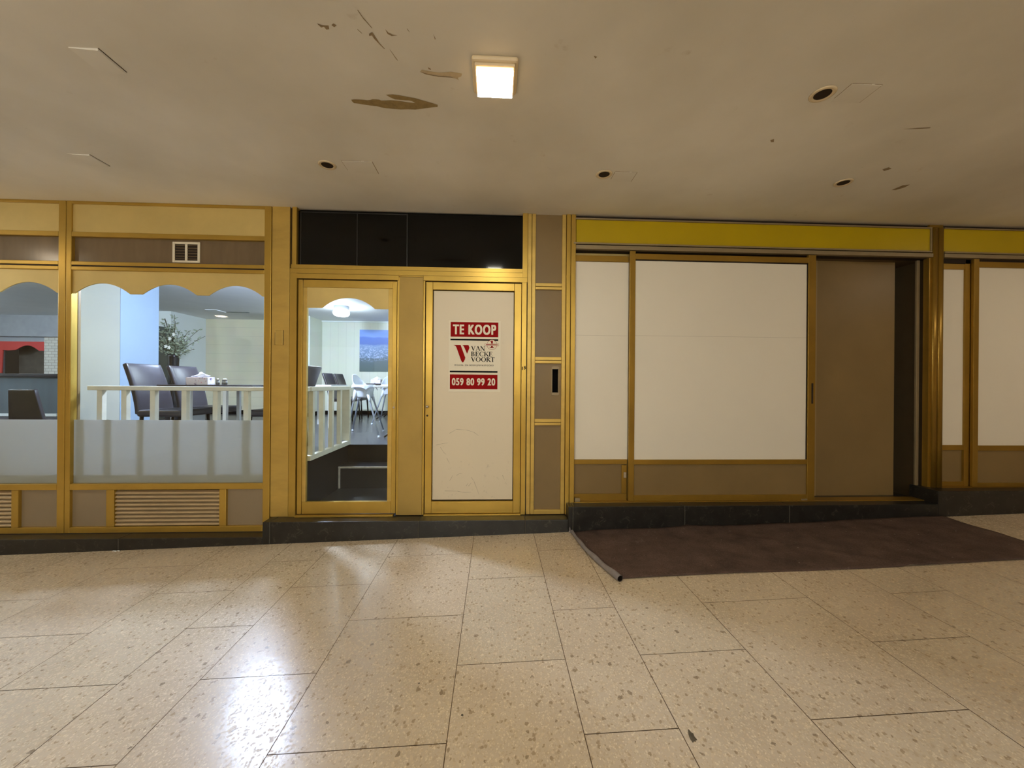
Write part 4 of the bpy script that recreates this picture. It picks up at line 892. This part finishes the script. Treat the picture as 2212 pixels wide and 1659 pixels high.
# tables
def table(name, x0, x1, y0, y1, top, topm, legm, label, legs='four', th=.03, inset=.04, insx=None):
    insx = inset if insx is None else insx
    cx_, cy_ = (x0+x1)/2, (y0+y1)/2; r = empty(name, (cx_, cy_, ZF), label=label, cat='table'); w, d = (x1-x0)/2, (y1-y0)/2
    b = MB(); b.box(-w, w, -d, d, top-ZF-th, top-ZF); b.build('tabletop', topm, r, bevel=.004)
    if legs == 'four':
        for sx_, sy_ in ((-1, -1), (-1, 1), (1, -1), (1, 1)):
            b = MB(); b.box(sx_*(w-insx)-.018, sx_*(w-insx)+.018, sy_*(d-inset)-.018, sy_*(d-inset)+.018, 0, top-ZF-th); b.build('leg', legm, r, bevel=.002)
    else:
        b = MB(); b.box(-.045, .045, -.045, .045, .03, top-ZF-th); b.build('pedestal', legm, r)
        for k in range(4):
            a = math.pi/4+k*math.pi/2; L_ = .38
            b = MB(); b.tube([(0, 0, .16), (math.cos(a)*L_*.45, math.sin(a)*L_*.45, .13), (math.cos(a)*L_*.8, math.sin(a)*L_*.8, .06), (math.cos(a)*L_, math.sin(a)*L_, .012)], [.02, .018, .015, .012], n=8); b.build('foot', legm, r)
    return r
table('dining_table', -3.46, -2.50, 4.10, 4.95, 1.325, G['tabledark'], G['tablewhite'], 'dark topped dining table behind the railing in the wide window', insx=.30)
table('dining_table', -1.60, -.82, 5.15, 5.89, 1.325, G['tablewhite'], G['darkmetal'], 'white topped table right of the white high chair', 'ped', .028)
table('dining_table', -2.66, -1.55, 7.75, 8.5, 1.345, G['tabledark'], G['darkmetal'], 'long dark table under the hillside picture', 'ped', .035)
table('dining_table', -3.15, -2.62, 6.3, 7.0, 1.32, G['tablewhite'], G['tablewhite'], 'white table just behind the step railing', 'four', .03)
# tissue boxes and shakers
def tissue(x, y, z, rz, label, w=.125, d=.06, h=.085):
    r = empty('tissue_box', (x, y, z), rz, label=label, cat='tissue box')
    b = MB(); b.box(-w, w, -d, d, 0, h); b.build('box', G['tissuebox'], r, bevel=.003)
    b = MB()
    def fn(u, v):
        a = (u-.5)*.16; t = v; return (a+.02*math.sin(v*5), .03*math.sin(u*7)*(.4+t), h-.002+.06*math.sin(math.pi*min(1, v*.9+.1))*(1-.7*abs(2*u-1)))
    b.grid(fn, 10, 6); b.build('tissue', G['tissue'], r, solid=.002)
tissue(-3.335, 4.52, 1.3255, .06, 'flowered tissue box on the dark table in the wide window', .115)
tissue(-2.42, 8.0, 1.3455, 0, 'pink and white tissue box on the long dark table by the back wall', .10, .06, .085)
for i, (x_, y_, l_) in enumerate(((-3.13, 4.50, 'salt shaker touching the tissue box on the window table'), (-3.085, 4.53, 'middle shaker of three beside the tissue box'), (-3.045, 4.50, 'shaker furthest from the tissue box on the window table'))):
    r = empty('shaker', (x_, y_, 1.3252), label=l_, cat='shaker', group='shakers on the window table')
    b = MB(); b.lathe([(.017, 0), (.019, .02), (.015, .05)], n=14); b.build('body', G['jar'], r); b = MB(); b.lathe([(.0165, .05), (.017, .060), (.010, .068), (0, .07)], n=14); b.build('cap', G['chrome'], r)
# high chairs
def high_chair(x, y, rz, legs, label):
    r = empty('high_chair', (x, y, ZF), 0, label=label, cat='high chair', group='white high chairs')
    for (tx, ty), (fx, fy) in legs:
        b = MB(); b.tube([(tx-x, ty-y, .56), (tx-x, ty-y, .52), (fx-x, fy-y, .02)], [.013, .013, .011], n=10); q = b.build('leg', G['steel'], r)
        b = MB(); b.lathe([(.015, .0), (.018, .008), (.014, .03)], c=(fx-x, fy-y, 0), n=12); b.build('foot_cap', G['plastic'], q)
    cr, sr = math.cos(rz), math.sin(rz)
    def sq(a, e): c_, s_ = math.cos(a), math.sin(a); return abs(c_)**e*math.copysign(1, c_), abs(s_)**e*math.copysign(1, s_)
    def rot(px, py, pz): return (px*cr-py*sr, px*sr+py*cr, pz)
    b = MB()
    def shell(u, v):                       # local +y is the back of the seat
        a = 2*math.pi*u; c_, s_ = sq(a, .75); hb = max(0, math.sin(a))**1.6*.17*v
        return rot(c_*(.105+.03*v)*(1-.25*max(0, hb-.04)/.13), s_*(.105+.03*v)+max(0, hb)*.18, .53+.165*v+hb)
    b.grid(shell, 40, 10); b.build('seat_shell', G['plastic'], r, solid=.007)
    b = MB()
    def rim(u, v):
        a = 2*math.pi*u; c_, s_ = sq(a, .55); w_ = .132+.026*v
        arch = abs(math.cos(2*a))**.7          # the edge runs deeper at the four corners
        return rot(c_*w_, s_*w_, .712-.006*v-.030*v-.045*v*(1-arch))
    b.grid(rim, 64, 4); b.build('tray_rim', G['plastic'], r, solid=.006)
    for (tx, ty), (fx, fy) in legs:
        p0 = Vector((tx-x, ty-y, .52)); p1 = Vector((fx-x, fy-y, .02)); d = (p1-p0); b = MB()
        b.tube([p0-d*.30, p0, p0+d*.10], [.030, .022, .0145], n=12); b.build('leg_sleeve', G['plastic'], r)
    b = MB(); pts = [rot(.10*sq(t, .75)[0], .10*sq(t, .75)[1], .53) for t in [2*math.pi*i/24 for i in range(24)]]
    b.face(pts); b.build('seat_base', G['plastic'], r, solid=.006)
    return r
high_chair(-1.89, 5.66, 1.25, (((-1.77,5.53),(-1.55,5.25)), ((-1.79,5.76),(-1.68,5.93)), ((-1.99,5.56),(-2.06,5.50)), ((-2.0,5.78),(-2.16,5.98))), 'white plastic high chair on grey tube legs at the top of the entrance steps')
high_chair(-1.93, 7.15, .4, (((-1.83,7.05),(-1.70,6.9)), ((-1.83,7.25),(-1.70,7.4)), ((-2.03,7.05),(-2.16,6.9)), ((-2.03,7.25),(-2.16,7.4))), 'second white high chair further back beside the door edge')
# picture
r = empty('wall_picture', (-2.35, IY1-.012, 1.62), label='blue hillside town picture hanging on the cream back wall', cat='picture')
b = MB(); b.box(-.79, .75, 0, .011, 0, .975); b.build('print', G['picture'], r)
# tall vase with branches
r = empty('floor_vase', (-5.98, 7.45, ZF), label='tall black vase of pale leafy branches beside the pillar', cat='vase')
b = MB(); b.lathe([(.11, 0), (.12, .05), (.085, .5), (.075, .95), (.085, 1.2), (.088, 1.24), (.07, 1.24), (.05, .9)], n=24); b.build('vase_body', G['vase'], r)
sb_ = MB(); lf = MB(); pt = MB(); random.seed(3)
ends = []
for i in range(34):
    a = random.uniform(0, 2*math.pi); sp = random.uniform(.06, .34); h = random.uniform(1.45, 1.98) - sp*.35
    if i == 0: a, sp, h = .1, .44, 1.72
    if i == 1: a, sp, h = .3, .5, 1.60
    if i == 2: a, sp, h = -.2, .42, 1.34
    if i == 3: a, sp, h = 2.0, .05, 1.99
    p0 = Vector((0, 0, 1.15)); p3 = Vector((math.cos(a)*sp, math.sin(a)*sp*.8, h)); p1 = Vector((p3.x*.3, p3.y*.3, 1.15+(h-1.15)*.55))
    path = [p0.lerp(p1, t).lerp(p1.lerp(p3, t), t) for t in [j/6 for j in range(7)]]
    sb_.tube(path, [.004]*7, n=5)
    for j in range(34):
        t = random.uniform(.12, 1.0); k_ = min(5, int(t*6)); p = path[k_].lerp(path[k_+1], t*6-k_)
        d = Vector((random.gauss(0, 1), random.gauss(0, 1), random.gauss(.2, .8))).normalized(); e = d.orthogonal().normalized()*random.choice((-1, 1)); s = random.uniform(.030, .056)
        c0 = p+d*s*.3; lf.face([c0, c0+d*s*.5+e*s*.32, c0+d*s*1.15, c0+d*s*.5-e*s*.32])
for (dx_, dz_) in ((.03, 1.52), (.10, 1.60), (-.04, 1.38), (.02, 1.36)):
    pt = MB()
    for k_ in range(5):
        a = k_*1.256; c0 = Vector((dx_, -.12, dz_)); d = Vector((math.cos(a), -.4, math.sin(a)*1.2)).normalized()*.04; e = Vector((-math.sin(a), 0, math.cos(a)))*.014
        pt.face([c0, c0+d*.5+e, c0+d, c0+d*.5-e])
    pt.build('flower', G['petal'], r)
sb_.build('stems', G['stem'], r); lf.build('leaves', G['leaf'], r)
# interior lamps
def opal(x, y, label, m='coollamp', rad=.14, dr=.19, bh=.03):
    r = empty('opal_lamp', (x, y, ZC), label=label, cat='ceiling lamp')
    b = MB(); b.lathe([(rad*.97, 0), (rad*.99, -bh), (0, -bh-.001)], n=28); b.build('base', G['plastic'], r)
    b = MB(); b.lathe([(rad, -bh), (rad*1.02, -bh-(dr-bh)*.4), (rad*.9, -bh-(dr-bh)*.75), (rad*.6, -bh-(dr-bh)*.93), (rad*.3, -bh-(dr-bh)*.99), (0, -dr)], n=40); b.build('globe', G[m], r)
opal(-2.88, 7.35, 'bright round opal lamp on the restaurant ceiling seen through the glass door', bh=.10)
opal(-2.95, 4.85, 'opal lamp above the window table hidden by the scalloped valance', 'coolnear')
opal(-7.4, 4.4, 'added unseen opal lamp in front of the broad pillar')  # added out of view to light the pillar front at an angle
opal(-9.8, 6.3, 'added unseen opal lamp in front of the serving hatch')  # added out of view to brighten the hatch wall
opal(-8.9, 4.8, 'added unseen opal lamp at the far left of the restaurant')  # added out of view to fill the left end of the room with light
r = empty('ceiling_panel', (-5.63, 8.02, ZC), label='small square white panel on the restaurant ceiling', cat='ceiling panel'); b = MB(); b.box(-.11, .11, -.14, .14, -.012, -.001); b.build('panel', G['tissue'], r)
r = empty('ceiling_vent', (-5.28, 8.15, ZC), label='thin dark slot vent on the restaurant ceiling', cat='vent'); b = MB(); b.box(-.22, .22, -.02, .02, -.010, -.001); b.build('slot', G['cabinet'], r)
